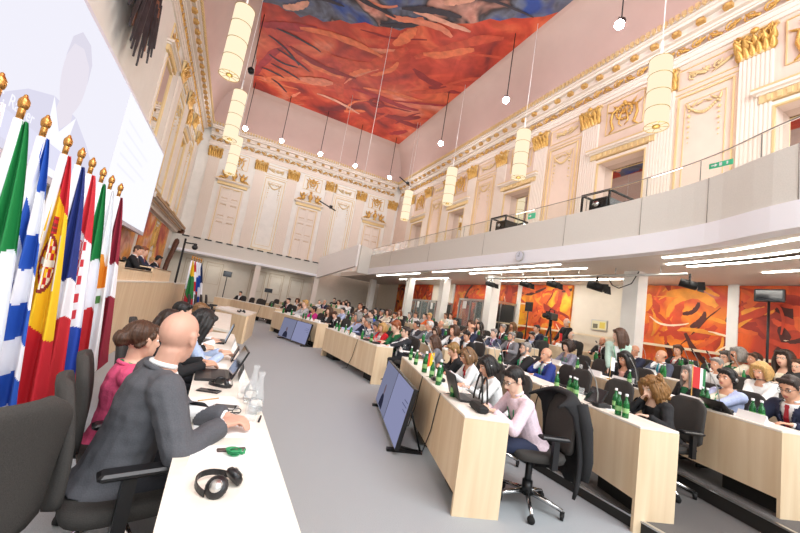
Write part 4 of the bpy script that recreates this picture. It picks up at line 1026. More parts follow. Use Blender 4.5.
def make_chair(loc, rz, label, near=True):
    t = thing('office_chair', loc, rz, label, 'chair', 'charcoal office chairs')
    inst('seat', CP['seat'], t); inst('backrest', CP['backrest'], t); inst('column', CP['column'], t); inst('star_base', CP['star_base'], t)
    for s in (-1, 1): inst('armrest', CP['armrest'], t, (s*.285, -.03, 0))
    if near:
        for k in range(5):
            a = 2*PI*k/5+.3; inst('caster', CP['caster'], t, (.30*math.cos(a), .30*math.sin(a), .03), a)
    return t
g = MB(); g.v = []
def far_chair_mesh():
    me = []; bm = bmesh.new()
    for nme in ('seat', 'backrest', 'column', 'star_base'):
        bm.from_mesh(CP[nme])
    out = bpy.data.meshes.new('office_chair'); bm.to_mesh(out); bm.free(); out.materials.append(M_fabg)
    for p in out.polygons: p.use_smooth = True
    return out
FCM = far_chair_mesh()
USED = set()
def lab(prefix, who, grouped=False):
    w_ = (prefix+' '+who).split()
    s = ' '.join(w_[:16])
    if not grouped and s in USED: s = ' '.join(w_[:15])+' again' if False else s
    USED.add(s); return s
# ---------------------------------------------------------------- desk things
def bottle_parts():
    g = MB(); g.lathe([(.001, 0), (.034, 0), (.036, .01), (.036, .15), (.030, .18), (.016, .215), (.013, .24), (.013, .25)], n=14); a = g.mesh('body', M_green)
    g = MB(); g.lathe([(.016, .247), (.017, .25), (.017, .272), (.014, .276)], n=12); b = g.mesh('cap', M_capw)
    g = MB(); g.lathe([(.0366, .055), (.0368, .066), (.0368, .110), (.0366, .111)], n=14); c = g.mesh('paper_label', M_lblg)
    return a, b, c
BT = bottle_parts()
BFAR = MB(); BFAR.mi = 0; BFAR.lathe([(.034, 0), (.036, .15), (.016, .215), (.013, .25)], n=8); BFAR.mi = 1; BFAR.lathe([(.017, .25), (.015, .276)], n=8)
BFM = BFAR.mesh('water_bottle', [mat('green bottle far', '#2E8A45', .15, trans=.2), M_capw])
def bottle(loc, label, near, group='green water bottles on the desks'):
    sc_ = 1.0 if 'tall' in label else .80
    if not near:
        o = inst('water_bottle', BFM, None, loc, 0, label=label, cat='bottle', group=group); o.scale = (sc_, sc_, sc_); return o
    t = thing('water_bottle', loc, 0, label, 'bottle', group); t.scale = (sc_, sc_, sc_)
    inst('glass_body', BT[0], t); inst('cap', BT[1], t); inst('paper_label', BT[2], t); return t
def mic_parts():
    g = MB(); g.rbox(-.05, .05, -.08, .08, 0, .04, .008); g.rbox(-.03, .03, -.03, .06, .038, .046, .003); a = g.mesh('base', M_plast)
    g = MB(); g.tube([(0, -.05, .04), (0, -.055, .14), (.0, -.09, .26), (0, -.17, .38), (0, -.20, .41)], .006, 6); b = g.mesh('gooseneck', M_alu)
    g = MB(); g.tube([(0, -.195, .405), (0, -.235, .445)], .012, 8); c = g.mesh('head', M_rub)
    return a, b, c
MC = mic_parts()
def mic(loc, rz, label):
    t = thing('desk_microphone', loc, rz, label, 'microphone', 'gooseneck microphones on the desks')
    inst('base', MC[0], t); inst('gooseneck', MC[1], t); inst('microphone_head', MC[2], t); return t
g = MB(); g.v = []
g = MB(); g.add([(-.14, -.03, 0), (.14, -.03, 0), (.14, 0, .085), (-.14, 0, .085), (-.14, .03, 0), (.14, .03, 0)], [(0, 1, 2, 3), (3, 2, 5, 4), (0, 3, 4), (1, 5, 2), (0, 4, 5, 1)])
CARD = g.mesh('name_card', M_paper)
g = MB(); g.box(-.105, .105, -.148, .148, 0, .004); PAPER = g.mesh('paper', M_paper)
g = MB(); g.lathe([(.001, 0), (.028, 0), (.032, .004), (.036, .10), (.034, .10), (.03, .008), (.001, .008)], n=14); GLS = g.mesh('glass', M_glass)
g = MB(); g.rbox(-.12, .12, -.085, .085, 0, .008, .003); TABM = g.mesh('tablet', M_plast)
def small(name, me, loc, rz, label, cat, group=None, rot=None):
    o = inst(name, me, None, loc, rz, label=label, cat=cat, group=group)
    if rot: o.rotation_euler = rot
    return o
rs = random.Random(11)
HN = {}
for i, (row, t, hx, hy, hz, sex, hair, hc, outfit, top, shirt, neck, extra, lean, yaw, who) in enumerate(PEOPLE):
    b, k = row[0], int(row[1])-1
    P, u, n = bframe(b); z = TZ[k]
    A = math.radians(lean); T = .5 if sex == 'm' else .47
    off = T*math.sin(A)+.165*math.sin(A*.5)+.02
    f = -n; jit = rs.uniform(-.12, .12)
    f = V((f.x*math.cos(jit)-f.y*math.sin(jit), f.x*math.sin(jit)+f.y*math.cos(jit), 0))
    o = V((hx, hy, 0))-f*off; rz = math.atan2(f.y, f.x)-PI/2
    dist = math.hypot(hx, hy)
    lod = .009 if dist < 5.2 else .0125 if dist < 8 else .018 if dist < 13 else .024
    key = who.split()[0]
    hands = rs.choice(['desk', 'cross', 'lap', 'wide', 'desk'])
    if i < 2: hands = 'type'
    if 'hand at his chin' in who or 'resting h' in who: hands = 'chin'
    if 'writing' in who: hands = 'write'
    pitch = 14 if lean > 12 else 0
    stand = False
    person((o.x, o.y, z), rz, who if len(who.split()) <= 16 else ' '.join(who.split()[:16]), sex=sex, hair=hair, hairc=hc, outfit=outfit, top=top, shirt=shirt if shirt != '-' else 'white', neck=neck, extra=extra, lean=lean, yaw=yaw, pitch=pitch, hands=hands, head_top=hz, lod=lod, group='delegates seated at the desks', legs=dist < 9.5, trousers=rs.choice(['charcoal', 'navy', 'black']) if i else 'navy')
    cn = dist < 6
    cl = lab('charcoal office chair of the', who)
    cpos = (o.x, o.y, z) if lean > -1 else (o.x, o.y, z)
    if dist < 9: make_chair(cpos, rz, cl, cn)
    else: inst('office_chair', FCM, None, cpos, rz, label=cl, cat='chair', group='charcoal office chairs')
    # things on the desk before this seat
    dz = z+.745+.0225
    base = P+n*(ROWD[k])+u*t
    def at(du, dn): q = base+u*du+n*dn; return (q.x, q.y, dz)
    lo_, hi_ = ROWT[b][k]
    if not (lo_+.05 < t < hi_-.05) and not (row == 'A1'): continue
    near = dist < 8
    nb = 2 if rs.random() < .6 else 1
    if hi_-.55 > t:
        du = .34
        for j in range(nb):
            bottle(at(du+j*.085, .09+.03*j), lab('green water bottle, %s, beside the' % ('nearer of two' if j == 0 else 'farther of two') if nb == 2 else 'green water bottle beside the', who, True), near)
    if rs.random() < .6 and dist < 12 and t < hi_-.3 and not who.startswith(('short black-haired', 'woman with curly')): mic(at(.20, .14), rz+PI, lab('gooseneck desk microphone of the', who))
    if rs.random() < .45 and dist < 14 and i > 3: small('name_card', CARD, at(-.12, .09), rz, lab('white folded name card before the', who), 'card', 'white name cards on the desks')
    if dist < 9 and rs.random() < .8: small('paper', PAPER, at(0, .27), rz+rs.uniform(-.3, .3), lab('white sheet of paper before the', who), 'paper')
    if near and rs.random() < .5: small('drinking_glass', GLS, at(.48, .26), 0, lab('clear drinking glass near the', who), 'glass')
# empty chairs (backrest spots along the rows)
for row, t, lb in (('A2', 2.3, 'empty charcoal chair in the second row right of the bald man in royal blue'), ('A2', 1.5, 'large empty charcoal chair in the second row left of the curly-haired woman'), 
                   ('A3', 3.85, 'empty charcoal chair in the third row next to the fine patterned blouse'), ('A3', 3.3, 'second empty charcoal chair in the third row left of the long black hair'), ('B1', .62, 'empty charcoal chair next to the red jacket'),
                   ('D1', 3.2, 'leftmost empty chair of the far desk'), ('D1', 2.3, 'middle empty chair of the far desk'), ('D1', 1.65, 'rightmost empty chair of the far desk'), ('D2', 3.2, 'left empty chair in the second far row'), ('D2', 2.5, 'right empty chair in the second far row'),
                   ('B4', .3, 'empty chair in the fourth row by the black-suited reader'), ('C1', .0, 'empty chair at the near end of the far front desk'), ('B2', 3.2, 'empty chair at the far end of the second middle row'), ('A5', 1.2, 'empty chair in the last row before the dark painting'), ('A5', 4.0, 'empty chair in the last row below the framed notice')):
    b, k = row[0], int(row[1])-1; P, u, n = bframe(b); q = P+n*(ROWD[k]+.80)+u*t; a = math.atan2(-n.y, -n.x)-PI/2+rs.uniform(-.2, .2)
    make_chair((q.x, q.y, TZ[k]), a, lb, q.length < 6)
# filler bottles near empty seats of the second row
P, u, n = bframe('A')
def deskpt(b, k, t, dn, dz=.0): P, u, n = bframe(b); q = P+n*(ROWD[k]+dn)+u*t; return (q.x, q.y, TZ[k]+.745+.0225+dz)
for j, (b, k, t, dn, lb) in enumerate((('A', 0, 2.95, .08, 'green water bottle at the far end of the nearest desk'), ('A', 0, 2.5, .08, 'green water bottle by the dark blond woman, second from the desk end'), ('A', 0, 1.9, .08, 'tall green water bottle beside the small red and yellow flag'), ('A', 0, 1.22, .1, 'tall green water bottle behind the open laptop lid'),
                                       ('A', 0, 1.14, .07, 'green water bottle in front of the one behind the laptop lid'), ('A', 1, .36, .08, 'green water bottle left of the curly-haired woman, outer'), ('A', 1, .28, .09, 'green water bottle left of the curly-haired woman, inner'), ('A', 1, 1.17, .10, 'green water bottle left of the draped black jacket, right one of two'),
                                       ('A', 1, 1.43, .10, 'green water bottle above the draped black jacket, left one of two'), ('A', 1, .62, .26, 'green water bottle before the resting elbow of the curly-haired woman'), ('A', 2, .32, .12, 'green water bottle before the man writing'), ('A', 2, .24, .12, 'second green water bottle before the man writing'))):
    bottle(deskpt(b, k, t, dn), lb, True)
# draped jacket on the nearest chair, laptop, tablet and small flags
px, py = 2.75, 2.7
def laptop(loc, rz, label, open_deg=105, w=.34, d=.24, scr=None):
    t = thing('laptop', loc, rz, label, 'laptop')   # local: screen hinge at +y, user at -y
    g = MB(); g.rbox(-w/2, w/2, -d/2, d/2, 0, .022, .004); b_ = g.build('base', M_plast, t)
    g = MB(); g.box(-w/2+.02, w/2-.02, -.01, d/2-.03, .022, .0235)
    kb = g.build('keyboard', mat('dark keys', '#2A2A2C', .5), t)
    a = math.radians(open_deg-90)
    g = MB(); g.M = Matrix.Translation((0, d/2, .015)) @ Matrix.Rotation(-a, 4, 'X'); g.rbox(-w/2, w/2, 0, .012, 0, d, .004); l = g.build('lid', M_plast, t)
    g = MB(); g.M = Matrix.Translation((0, d/2, .015)) @ Matrix.Rotation(-a, 4, 'X'); g.box(-w/2+.012, w/2-.012, -.0015, 0, .015, d-.012); g.build('screen', scr or emit('laptop screen', '#B9C3D4', .9), l)
    return t
q = deskpt('A', 0, .62, .23); P, u, n = bframe('A'); an = math.atan2(-n.y, -n.x)-PI/2
laptop((q[0], q[1], q[2]), an, 'open black laptop before the man in the pale pink shirt', 110)
def small_flag(loc, cols, label, vertical=True):
    t = thing('table_flag', loc, 0, label, 'flag')
    g = MB(); g.lathe([(.03, 0), (.03, .01), (.005, .014)], n=12); g.build('foot', M_gold, t)
    g = MB(); g.tube([(0, 0, .01), (0, 0, .30)], .003, 6); g.build('stick', M_gold, t)
    g = MB(); n_ = len(cols)
    for j in range(n_):
        g.mi = j
        x0, x1 = .12*j/n_, .12*(j+1)/n_
        g.add([(x0*.8, -.02*math.sin(x0*40), .29-x0*.1), (x1*.8, -.02*math.sin(x1*40), .29-x1*.1), (x1*.8, -.02*math.sin(x1*40), .12-x1*.1), (x0*.8, -.02*math.sin(x0*40), .12-x0*.1)], [(0, 1, 2, 3)])
    c = g.build('cloth', [mat('flag cloth '+c_, c_, .7) for c_ in cols], t); md = c.modifiers.new('s', 'SOLIDIFY'); md.thickness = .0015
    return t
q = deskpt('A', 0, 1.72, .14); f1 = small_flag((q[0], q[1], q[2]), ['#E0C020', '#D8402A'], 'small yellow and red table flag on the nearest desk'); f1.rotation_euler.z = PI
q = deskpt('A', 2, 1.05, .20); f2 = small_flag((q[0], q[1], q[2]), ['#D43A3A', '#F2F2F2', '#2E7A4A'], 'red, white and green table flag beside the woman in light blue'); f2.scale = (1.9, 1.9, 1.5); f2.rotation_euler.z = -.5
q = deskpt('A', 2, 2.3, .10); f3 = small_flag((q[0], q[1], q[2]), ['#E9ECF4', '#3C62B8'], 'small white and blue table flag in the third row'); f3.scale = (1.4, 1.4, 1.2)
q = deskpt('A', 3, 3.8, .10); f4 = small_flag((q[0], q[1], q[2]), ['#C83240', '#F2F2F2', '#2E4FA0'], 'small red, white and blue table flag before the standing woman'); f4.scale = (1.4, 1.4, 1.3)
q = deskpt('B', 4, .1, .10); f5 = small_flag((q[0], q[1], q[2]), ['#D02028', '#D02028'], 'small plain red table flag in the last middle row'); f5.scale = (1.6, 1.6, 1.3)
def tablet(loc, rz, tilt, label, sx=1):
    t = thing('tablet', loc, rz, label, 'tablet')
    c = MB(); c.M = Matrix.Translation((0, 0, .004)) @ Matrix.Rotation(tilt, 4, 'X'); c.rbox(-.13*sx, .13*sx, 0, .012, 0, .19, .004); c.build('case', M_plast, t)
    c = MB(); c.M = Matrix.Translation((0, 0, .004)) @ Matrix.Rotation(tilt, 4, 'X'); c.box(-.12*sx, .12*sx, -.001, 0, .01, .18); c.build('display', M_screen_dark, t)
    c = MB(); c.box(-.03, .03, .0, .09, 0, .006); c.build('stand', M_plast, t)
    return t
q = deskpt('A', 2, .62, .12); tablet(q, an, -.9, 'black tablet propped before the woman in the light blue jacket')
q = deskpt('A', 1, .80, .12); tablet(q, an+PI, -.5, 'black desk monitor tablet before the empty chairs of the second row')
mic(deskpt('A', 1, .64, .12), an+PI, 'tall microphone before the large empty chair of the second row'); mic(deskpt('A', 1, 3.35, .16), an+PI, 'microphone with a light arm before the grey-bearded man with the green lanyard')
for j, (b, k, t, lb) in enumerate((('A', 3, 3.1, 'white name card before the bald man resting his chin'), ('A', 2, 2.1, 'white name card between the long black hair and the profile woman'), ('A', 2, 3.75, 'white name card before the empty third row chairs'), ('B', 3, 1.3, 'white name card before the reading man in black'))):
    P, u, n = bframe(b); small('name_card', CARD, deskpt(b, k, t, .1), math.atan2(-n.y, -n.x)-PI/2, lb, 'card', 'white name cards on the desks')
# black lady's handbag straps on the nearest desk corner
g = MB(); q = deskpt('A', 0, .22, .2); bag = thing('handbag', q, an, 'black handbag with tall looped handles on the nearest desk corner', 'bag')
g.rbox(-.12, .12, -.05, .05, 0, .06, .015); g.build('body', M_rub, bag)
g = MB(); g.tube([(-.10, .02, .08)]+[(-.10+.20*k/10, .02, .12+.20*math.sin(PI*k/10)) for k in range(11)]+[(.10, .02, .08)], .009, 6); g.build('handle', M_rub, bag)
g = MB(); g.tube([(-.09, -.03, .08)]+[(-.09+.18*k/10, -.03, .12+.17*math.sin(PI*k/10)) for k in range(11)]+[(.09, -.03, .08)], .009, 6); g.build('handle', M_rub, bag)
# jacket draped over the nearest chair: a thick folded shell hanging behind and beside the backrest
def draped(loc, rz):
    g = MB(); rows = []
    for i in range(13):
        s = i/12; row = []
        for j in range(15):
            v = j/14*2-1
            if s < .28: zz = 1.04-.0*s; y = -.22-s*.30; zz = 1.02+.025*math.sin(PI*s/.28); 
            else: zz = 1.02-(s-.28)*1.02; y = -.335-.06*math.sin((s-.28)*4)
            w_ = .245+.045*s
            droop = .10*abs(v)**4
            x = v*w_; y2 = y+.16*abs(v)**5*(1-.3*s)+.012*math.sin(v*11+s*3)*(s)
            row.append((x, y2, zz-droop*(1 if s < .5 else .6)+.01*math.sin(v*7)*s))
        rows.append(row)
    g.loft(rows, closed=False, caps=False, smooth=True)
    t = thing('draped_jacket', loc, rz, 'black suit jacket hung over the back of the nearest chair', 'jacket')
    o = g.build('back', M_cloth('black'), t); m_ = o.modifiers.new('s', 'SOLIDIFY'); m_.thickness = .025; m_.offset = 0
    g = MB()
    g.tube([(.22, -.29, .97), (.27, -.30, .78), (.28, -.33, .52), (.26, -.32, .34)], [.055, .055, .045, .04], 10); g.build('sleeve', M_cloth('black'), t)
    g = MB(); g.tube([(-.22, -.29, .97), (-.26, -.33, .78), (-.26, -.37, .52), (-.25, -.36, .36)], [.055, .055, .045, .04], 10); g.build('sleeve', M_cloth('black'), t)
pp = PEOPLE[0]; A = math.radians(pp[13]); f = V((-.955, .295, 0)); o = V((pp[2], pp[3], 0))-f*(.5*math.sin(A)+.165*math.sin(A/2)+.02)
draped((o.x, o.y, 0), math.atan2(f.y, f.x)-PI/2)
# standing people
person((7.12, 4.58, .24), PI/2+.5, 'standing woman with long brown hair in a mint green jacket', sex='f', hair='long', hairc='brown', outfit='jacket', top='mint', shirt='white', neck='lanyard', lean=6, yaw=-70, pitch=10, hands='lap', standing=True, head_top=1.66, lod=.014, trousers='charcoal')
person((9.55, 7.75, .53), PI/2-.3, 'white-haired man in black standing behind the video camera', sex='m', hair='balding', hairc='white', outfit='shirt', top='black', lean=6, yaw=20, hands='desk', standing=True, head_top=1.64, lod=.018)
person((.62, 20.75, 0), PI-.5, 'man in a black coat seated alone at the far end desk', sex='m', hair='short', hairc='black', outfit='suit', top='black', lean=4, head_top=1.2, lod=.024, legs=False)
inst('office_chair', FCM, None, (.62, 20.75, 0), PI-.5, label='chair of the man in the black coat at the far end', cat='chair', group='charcoal office chairs')
inst('office_chair', FCM, None, (1.45, 20.3, 0), PI-.7, label='empty chair right of the man in the black coat', cat='chair', group='charcoal office chairs')
# far end desk where the lone man sits
d = thing('conference_desk', (.24, 19.85, 0), PI-.36, 'short pale birch desk closing the far end of the horseshoe', 'desk')
g = MB(); g.box(0, .85, 0, .03, .2, .745); g.build('front_panel', M_wood, d); g = MB(); g.box(0, .85, -.42, .03, .745, .767); g.build('worktop', M_wood2, d)
g = MB(); g.box(.82, .85, -.42, 0, 0, .745); g.build('end_panel', M_wood, d)
# ---------------------------------------------------------------- floor monitors leaning by the desks
def pair(a, b, top, label, cat='monitor', content=True):
    a = V((*a, 0)); b = V((*b, 0)); u = (b-a).normalized(); L = (b-a).length; n = V((u.y, -u.x, 0))  # n towards seats
    t = thing('floor_monitor', tuple(a), math.atan2(u.y, u.x), label, cat)
    lean = .17
    Mx = Matrix.Translation((0, 0, .06)) @ Matrix.Rotation(lean, 4, 'X')  # local y is towards the aisle
    for j in range(2):
        x0 = j*L/2+.004; x1 = (j+1)*L/2-.004; h = top
        g = MB(); g.M = Mx; g.rbox(x0, x1, -.05, 0, 0, h, .006); c = g.build('casing', M_plast, t)
        g = MB(); g.M = Mx; g.box(x0+.015, x1-.015, 0, .003, .015, h-.015)
        sc = g.build('screen', emit('blue white video picture' if j == 1 else 'blue white slide', '#8F93B2' if j == 1 else '#A2A6CE', .75), c)
        g = MB(); g.M = Mx
        if j == (1 if content else 0):
            xm = (x0+x1)/2; zc = h*.5
            g.mi = 0; g.add([(xm+.16*math.cos(a_), .0045, .03+max(0, .20*math.sin(a_))) for a_ in [PI*k/12 for k in range(13)]], [tuple(range(13))], False)
            g.mi = 1; g.add([(xm+.055*math.cos(a_), .005, .29+.075*math.sin(a_)) for a_ in [2*PI*k/14 for k in range(14)]], [tuple(range(14))], False)
            g.build('picture', [emit('video dark suit', '#3E4058', .5), emit('video face', '#8A7886', .6)], sc)
        else:
            for r in range(3): g.box(x0+.06, x0+.06+(.18, .25, .14)[r], .003, .0045, h*.72-r*.05, h*.735-r*.05)
            g.build('slide_text', emit('slide text', '#7377A0', .6), sc)
    for x in (.15, L-.15):
        g = MB(); g.tube([(x, -.01, .07), (x, -.30, .02)], .014, 5); g.tube([(x, -.13, top*.75), (x, -.32, .02)], .012, 5); g.box(x-.03, x+.03, -.34, .06, 0, .03)
        g.build('stand', M_black, t)
pair((1.90, 3.50), (2.46, 5.44), .66, 'pair of large dark floor monitors leaning before the nearest desk')
pair((2.38, 11.0), (1.78, 12.75), .66, 'pair of floor monitors leaning before the far front desk')
# ---------------------------------------------------------------- technical things at the right side
def tripod_screen(x, y, z, top, rz, label, w=.55, h=.33, name='monitor_stand'):
    t = thing(name, (x, y, z), rz, label, 'monitor stand')
    g = MB(); g.tube([(0, 0, .05), (0, 0, top-h*.5)], .022, 8); g.build('pole', M_black, t)
    for k in range(3):
        a = 2*PI*k/3+.4; g = MB(); g.tube([(0, 0, .5), (.38*math.cos(a), .38*math.sin(a), .01)], .013, 6); g.build('leg', M_black, t)
    g = MB(); g.rbox(-w/2, w/2, -.05, .02, top-h, top, .01); c = g.build('monitor', M_plast, t)
    g = MB(); g.box(-w/2+.03, w/2-.03, .02, .023, top-h+.03, top-.03); g.build('screen', M_screen_dark, c)
    return t
tripod_screen(9.75, 3.3, .53, 2.66, PI/2, 'black monitor on a tall pole before the dark red painting', .46, .26)
tripod_screen(9.7, 9.6, .53, 2.1, PI/2, 'black loudspeaker box on a pole beside the second column', .32, .34, 'speaker_stand')
tripod_screen(-.22, 21.2, 0, 2.15, PI, 'black loudspeaker on a tall stand before the far wall', .42, .3, 'speaker_stand')
tripod_screen(2.2, 23.4, .0, 1.62, PI, 'small monitor on a stand left of the far pillar', .45, .25)
v = thing('video_camera', (9.0, 7.95, .53), PI/2+.2, 'professional video camera on a tripod before the yellow painting', 'camera')
for k in range(3):
    a = 2*PI*k/3+.5; g = MB(); g.tube([(0, 0, 1.35), (.36*math.cos(a), .36*math.sin(a), .01)], [.03, .018], 6); g.build('tripod_leg', M_black, v)
g = MB(); g.tube([(0, 0, 1.3), (0, 0, 1.5)], .05, 8); g.build('fluid_head', M_black, v)
g = MB(); g.rbox(-.09, .09, -.25, .15, 1.5, 1.72, .02); cb = g.build('camera_body', M_plast, v)
g = MB(); g.tube([(0, .15, 1.6), (0, .38, 1.6)], [.06, .08], 12); g.build('lens', M_rub, cb)
g = MB(); g.tube([(0, -.18, 1.72), (0, -.15, 1.82), (0, .1, 1.82), (0, .13, 1.72)], .015, 6); g.build('handle', M_rub, cb); g = MB(); g.box(.1, .2, -.1, .0, 1.66, 1.76); g.build('viewfinder', M_rub, cb)
n_ = thing('framed_notice', (10.49, 7.4, 2.12), PI/2, 'small framed yellowish notice on the pale wall', 'picture')
g = MB(); g.box(-.27, .27, 0, .02, -.17, .17); g.build('frame', M_alu, n_); g = MB(); g.box(-.24, .24, .02, .025, -.14, .14); g.mi = 1; g.box(-.2, -.02, .025, .027, -.09, .1); g.mi = 2; g.box(.04, .2, .025, .027, -.1, .04); g.build('sheet', [mat('notice sheet', '#DAD4B0', .6), mat('notice yellow', '#D9C45A', .6), mat('notice dark', '#6E6A58', .6)], n_)
# glass interpreter booths
mat('booth glass', '#9FB0B0', .04).node_tree.nodes['Principled BSDF'].inputs['Alpha'].default_value = .3
def booth(x0, x1, y0, y1, h, n, label):
    z = .53; t = thing('interpreter_booth', (x0, y0, z), 0, label, 'booth'); L = y1-y0; D = x1-x0
    g = MB()
    for k in range(n+1):
        y = L*k/n; g.box(0, .06, y-.03, y+.03, 0, h); g.box(D-.05, D, y-.03, y+.03, 0, h)
    g.box(0, .06, 0, L, h-.08, h); g.box(0, D, -.03, .03, h-.08, h); g.box(0, D, L-.03, L+.03, h-.08, h); g.build('frame', M_alu, t)
    g = MB(); g.box(.05, D, 0, L, 0, .85); g.build('counter', mat('booth grey', '#8B8780', .7), t)
    g = MB(); g.box(D-.04, D-.01, 0, L, .85, h-.05); g.box(.1, D, L*.47, L*.53, .85, h-.1); g.build('dark_lining', mat('booth dark lining', '#3C3A38', .9), t)
    for k in range(n):
        g = MB(); g.box(.025, .033, L*k/n+.03, L*(k+1)/n-.03, .85, h-.08); g.build('window', mat('booth glass', '#9FB0B0', .04), t)
        if k % 2 == 0: g = MB(); g.box(-.01, .0, L*(k+.3)/n, L*(k+.62)/n, h-.45, h-.12); g.build('number_sheet', M_paper, t)
booth(9.35, 10.35, 15.4, 19.0, 1.85, 5, 'row of glass interpreter booths below the far painting')
booth(9.35, 10.35, 10.9, 13.4, 2.05, 3, 'nearer glass interpreter booth right of the slim column')
# spotlight rail under the balcony
g = MB(); rail = thing('spotlight_rail', (8.2, 4.0, 0), 0, 'metal tube rail under the balcony carrying spotlights', 'rail')
g.tube([(0, 0, 3.22), (0, 6.3, 3.22)], .03, 8)
for k in range(6): g.tube([(0, .5+k, 3.22), (0, .5+k, 3.40)], .012, 5)
g.build('tube', M_alu, rail)
def spot(loc, label, big=1.0, rz=0):
    t = thing('spotlight', loc, rz, label, 'spotlight', 'black spotlights on the balcony rail'); t.scale = (big, big, big)
    g = MB(); g.tube([(0, 0, 0), (0, 0, -.10)], .02, 6); g.tube([(-.12, 0, -.22), (-.12, 0, -.10), (.12, 0, -.10), (.12, 0, -.22)], .012, 5); g.build('yoke', M_black, t)
    g = MB(); g.tube([(0, .16, -.18), (0, -.12, -.25)], [.085, .085], 12); g.build('lamp_body', M_black, t)
    g = MB(); g.tube([(0, -.12, -.25), (0, -.135, -.254)], .07, 12); g.build('lens', M_chrome, t)
    for s in (-1, 1): g = MB(); g.add([(s*.08, -.12, -.17), (s*.17, -.22, -.18), (s*.17, -.24, -.34), (s*.08, -.13, -.33)], [(0, 1, 2, 3)]); b_ = g.build('barn_door', M_black, t); b_.modifiers.new('s', 'SOLIDIFY').thickness = .004
    return t
for y, lb in ((8.35, 'left of three black spotlights on the rail'), (7.3, 'middle of three black spotlights on the rail'), (5.95, 'large right spotlight with a looped cable on the rail'), (3.95, 'small dark spotlight right of the wide column'), (10.0, 'round black spotlight left of the second column')):
    spot((8.2, y, 3.22), lb, 1.25 if 'large' in lb else 1.0, .5)
g = MB(); g.tube([(8.2, 5.7, 3.2), (8.2, 5.55, 2.98), (8.15, 5.35, 2.9), (8.2, 5.1, 3.02), (8.2, 4.95, 3.3)], .012, 5); g.build('cable', M_rub, label='black cable looping from the large spotlight', cat='cable')
# clock on the white band
c = thing('wall_clock', (7.09, 7.55, 3.6), PI/2, 'round grey faced clock on the white balcony band', 'clock')
g = MB(); g.tube([(0, 0, 0), (0, .04, 0)], .15, 24, smooth=False); g.build('case', M_alu, c); g = MB(); g.tube([(0, .04, 0), (0, .043, 0)], .135, 24, smooth=False); g.build('face', mat('clock face', '#D6DAE6', .4), c)
g = MB(); g.box(-.005, .005, .044, .047, -.02, .10); g.build('hand', M_black, c); g = MB(); g.box(0, .07, .044, .047, -.005, .006); g.build('hand', M_black, c)
# equipment on the balcony ledge
def rigbox(x, y, label, s=1.0):
    t = thing('projector_cage', (x, y, 4.57), 0, label, 'equipment'); t.scale = (s, s, s)
    g = MB()
    for a in ((0, 0), (.9, 0), (0, .7), (.9, .7)): g.box(a[0]-.02, a[0]+.02, a[1]-.02, a[1]+.02, 0, .5)
    for z in (.0, .46): g.box(0, .9, -.02, .02, z, z+.04); g.box(0, .9, .68, .72, z, z+.04); g.box(-.02, .02, 0, .7, z, z+.04); g.box(.88, .92, 0, .7, z, z+.04)
    g.build('cage', M_black, t)
    g = MB(); g.rbox(.1, .8, .1, .6, .04, .4, .03); p = g.build('projector', M_plast, t); g = MB(); g.tube([(.1, .35, .22), (0.0, .35, .22)], .07, 12); g.build('lens', M_chrome, p)
rigbox(7.30, 5.2, 'large black projector cage on the balcony edge'); rigbox(7.30, 8.6, 'smaller black projector cage on the balcony edge, further away')
g = MB(); ex = thing('exit_sign', (6.93, 2.99, 5.0-.22), PI/2, 'small green and white escape route sign on the balcony edge', 'sign'); g.box(-.16, .16, 0, .02, 0, .09); g.build('panel', mat('exit green', '#3FA37A', .5, emis=.5), ex)
g = MB(); g.box(-.02, .02, .02, .022, .015, .075)
g.add([(.04, .022, .045), (.08, .022, .075), (.08, .022, .015)], [(0, 1, 2)]); g.box(.08, .13, .02, .022, .035, .055); g.box(-.10, -.08, .02, .022, .02, .07); g.build('pictogram', M_white, ex)
g = MB(); ex = thing('exit_sign', (7.20, 7.40, 4.70), PI/2, 'tiny green escape route sign on the glass between the projector cages', 'sign'); g.box(-.13, .13, 0, .02, 0, .16); g.build('panel', mat('exit green', '#3FA37A', .5, emis=.5), ex)
g = MB(); g.add([(.0, .022, .08), (.05, .022, .12), (.05, .022, .04)], [(0, 1, 2)]); g.box(.05, .1, .02, .022, .065, .095); g.build('pictogram', M_white, ex)
# black things behind the desks far away (monitors and a bag row)
for j, (x, y, z, w_, lb) in enumerate(((6.6, 22.3, .38, .9, 'wide black monitor desk at the far end'), (7.6, 21.2, .38, .6, 'black monitor left of the far column'), (8.1, 18.9, .38, .55, 'dark monitor in front of the far booths'), (9.75, 13.9, .53, .5, 'dark monitor between the booths'))):
    t = thing('control_desk', (x, y, z), PI-.7, lb, 'control desk')
    g = MB(); g.box(-w_/2, w_/2, -.3, .3, .68, .72); g.box(-w_/2, -w_/2+.04, -.3, .3, 0, .68); g.box(w_/2-.04, w_/2, -.3, .3, 0, .68); g.build('table', M_black, t)
    g = MB(); g.rbox(-w_/2+.05, w_/2-.05, -.03, .02, .8, 1.15, .01); g.tube([(0, -.03, .72), (0, -.03, .9)], .03, 6); g.build('monitor', M_plast, t)
person((6.3, 22.9, .38), PI-.6, 'technician in black behind the control desk, left one', hair='short', hairc='black', outfit='shirt', top='black', lod=.024, legs=False, head_top=1.35)
person((7.0, 22.5, .38), PI-.6, 'technician in dark grey behind the control desk, right one', hair='short', hairc='brown', outfit='shirt', top='darkgrey', lod=.024, legs=False, head_top=1.35)
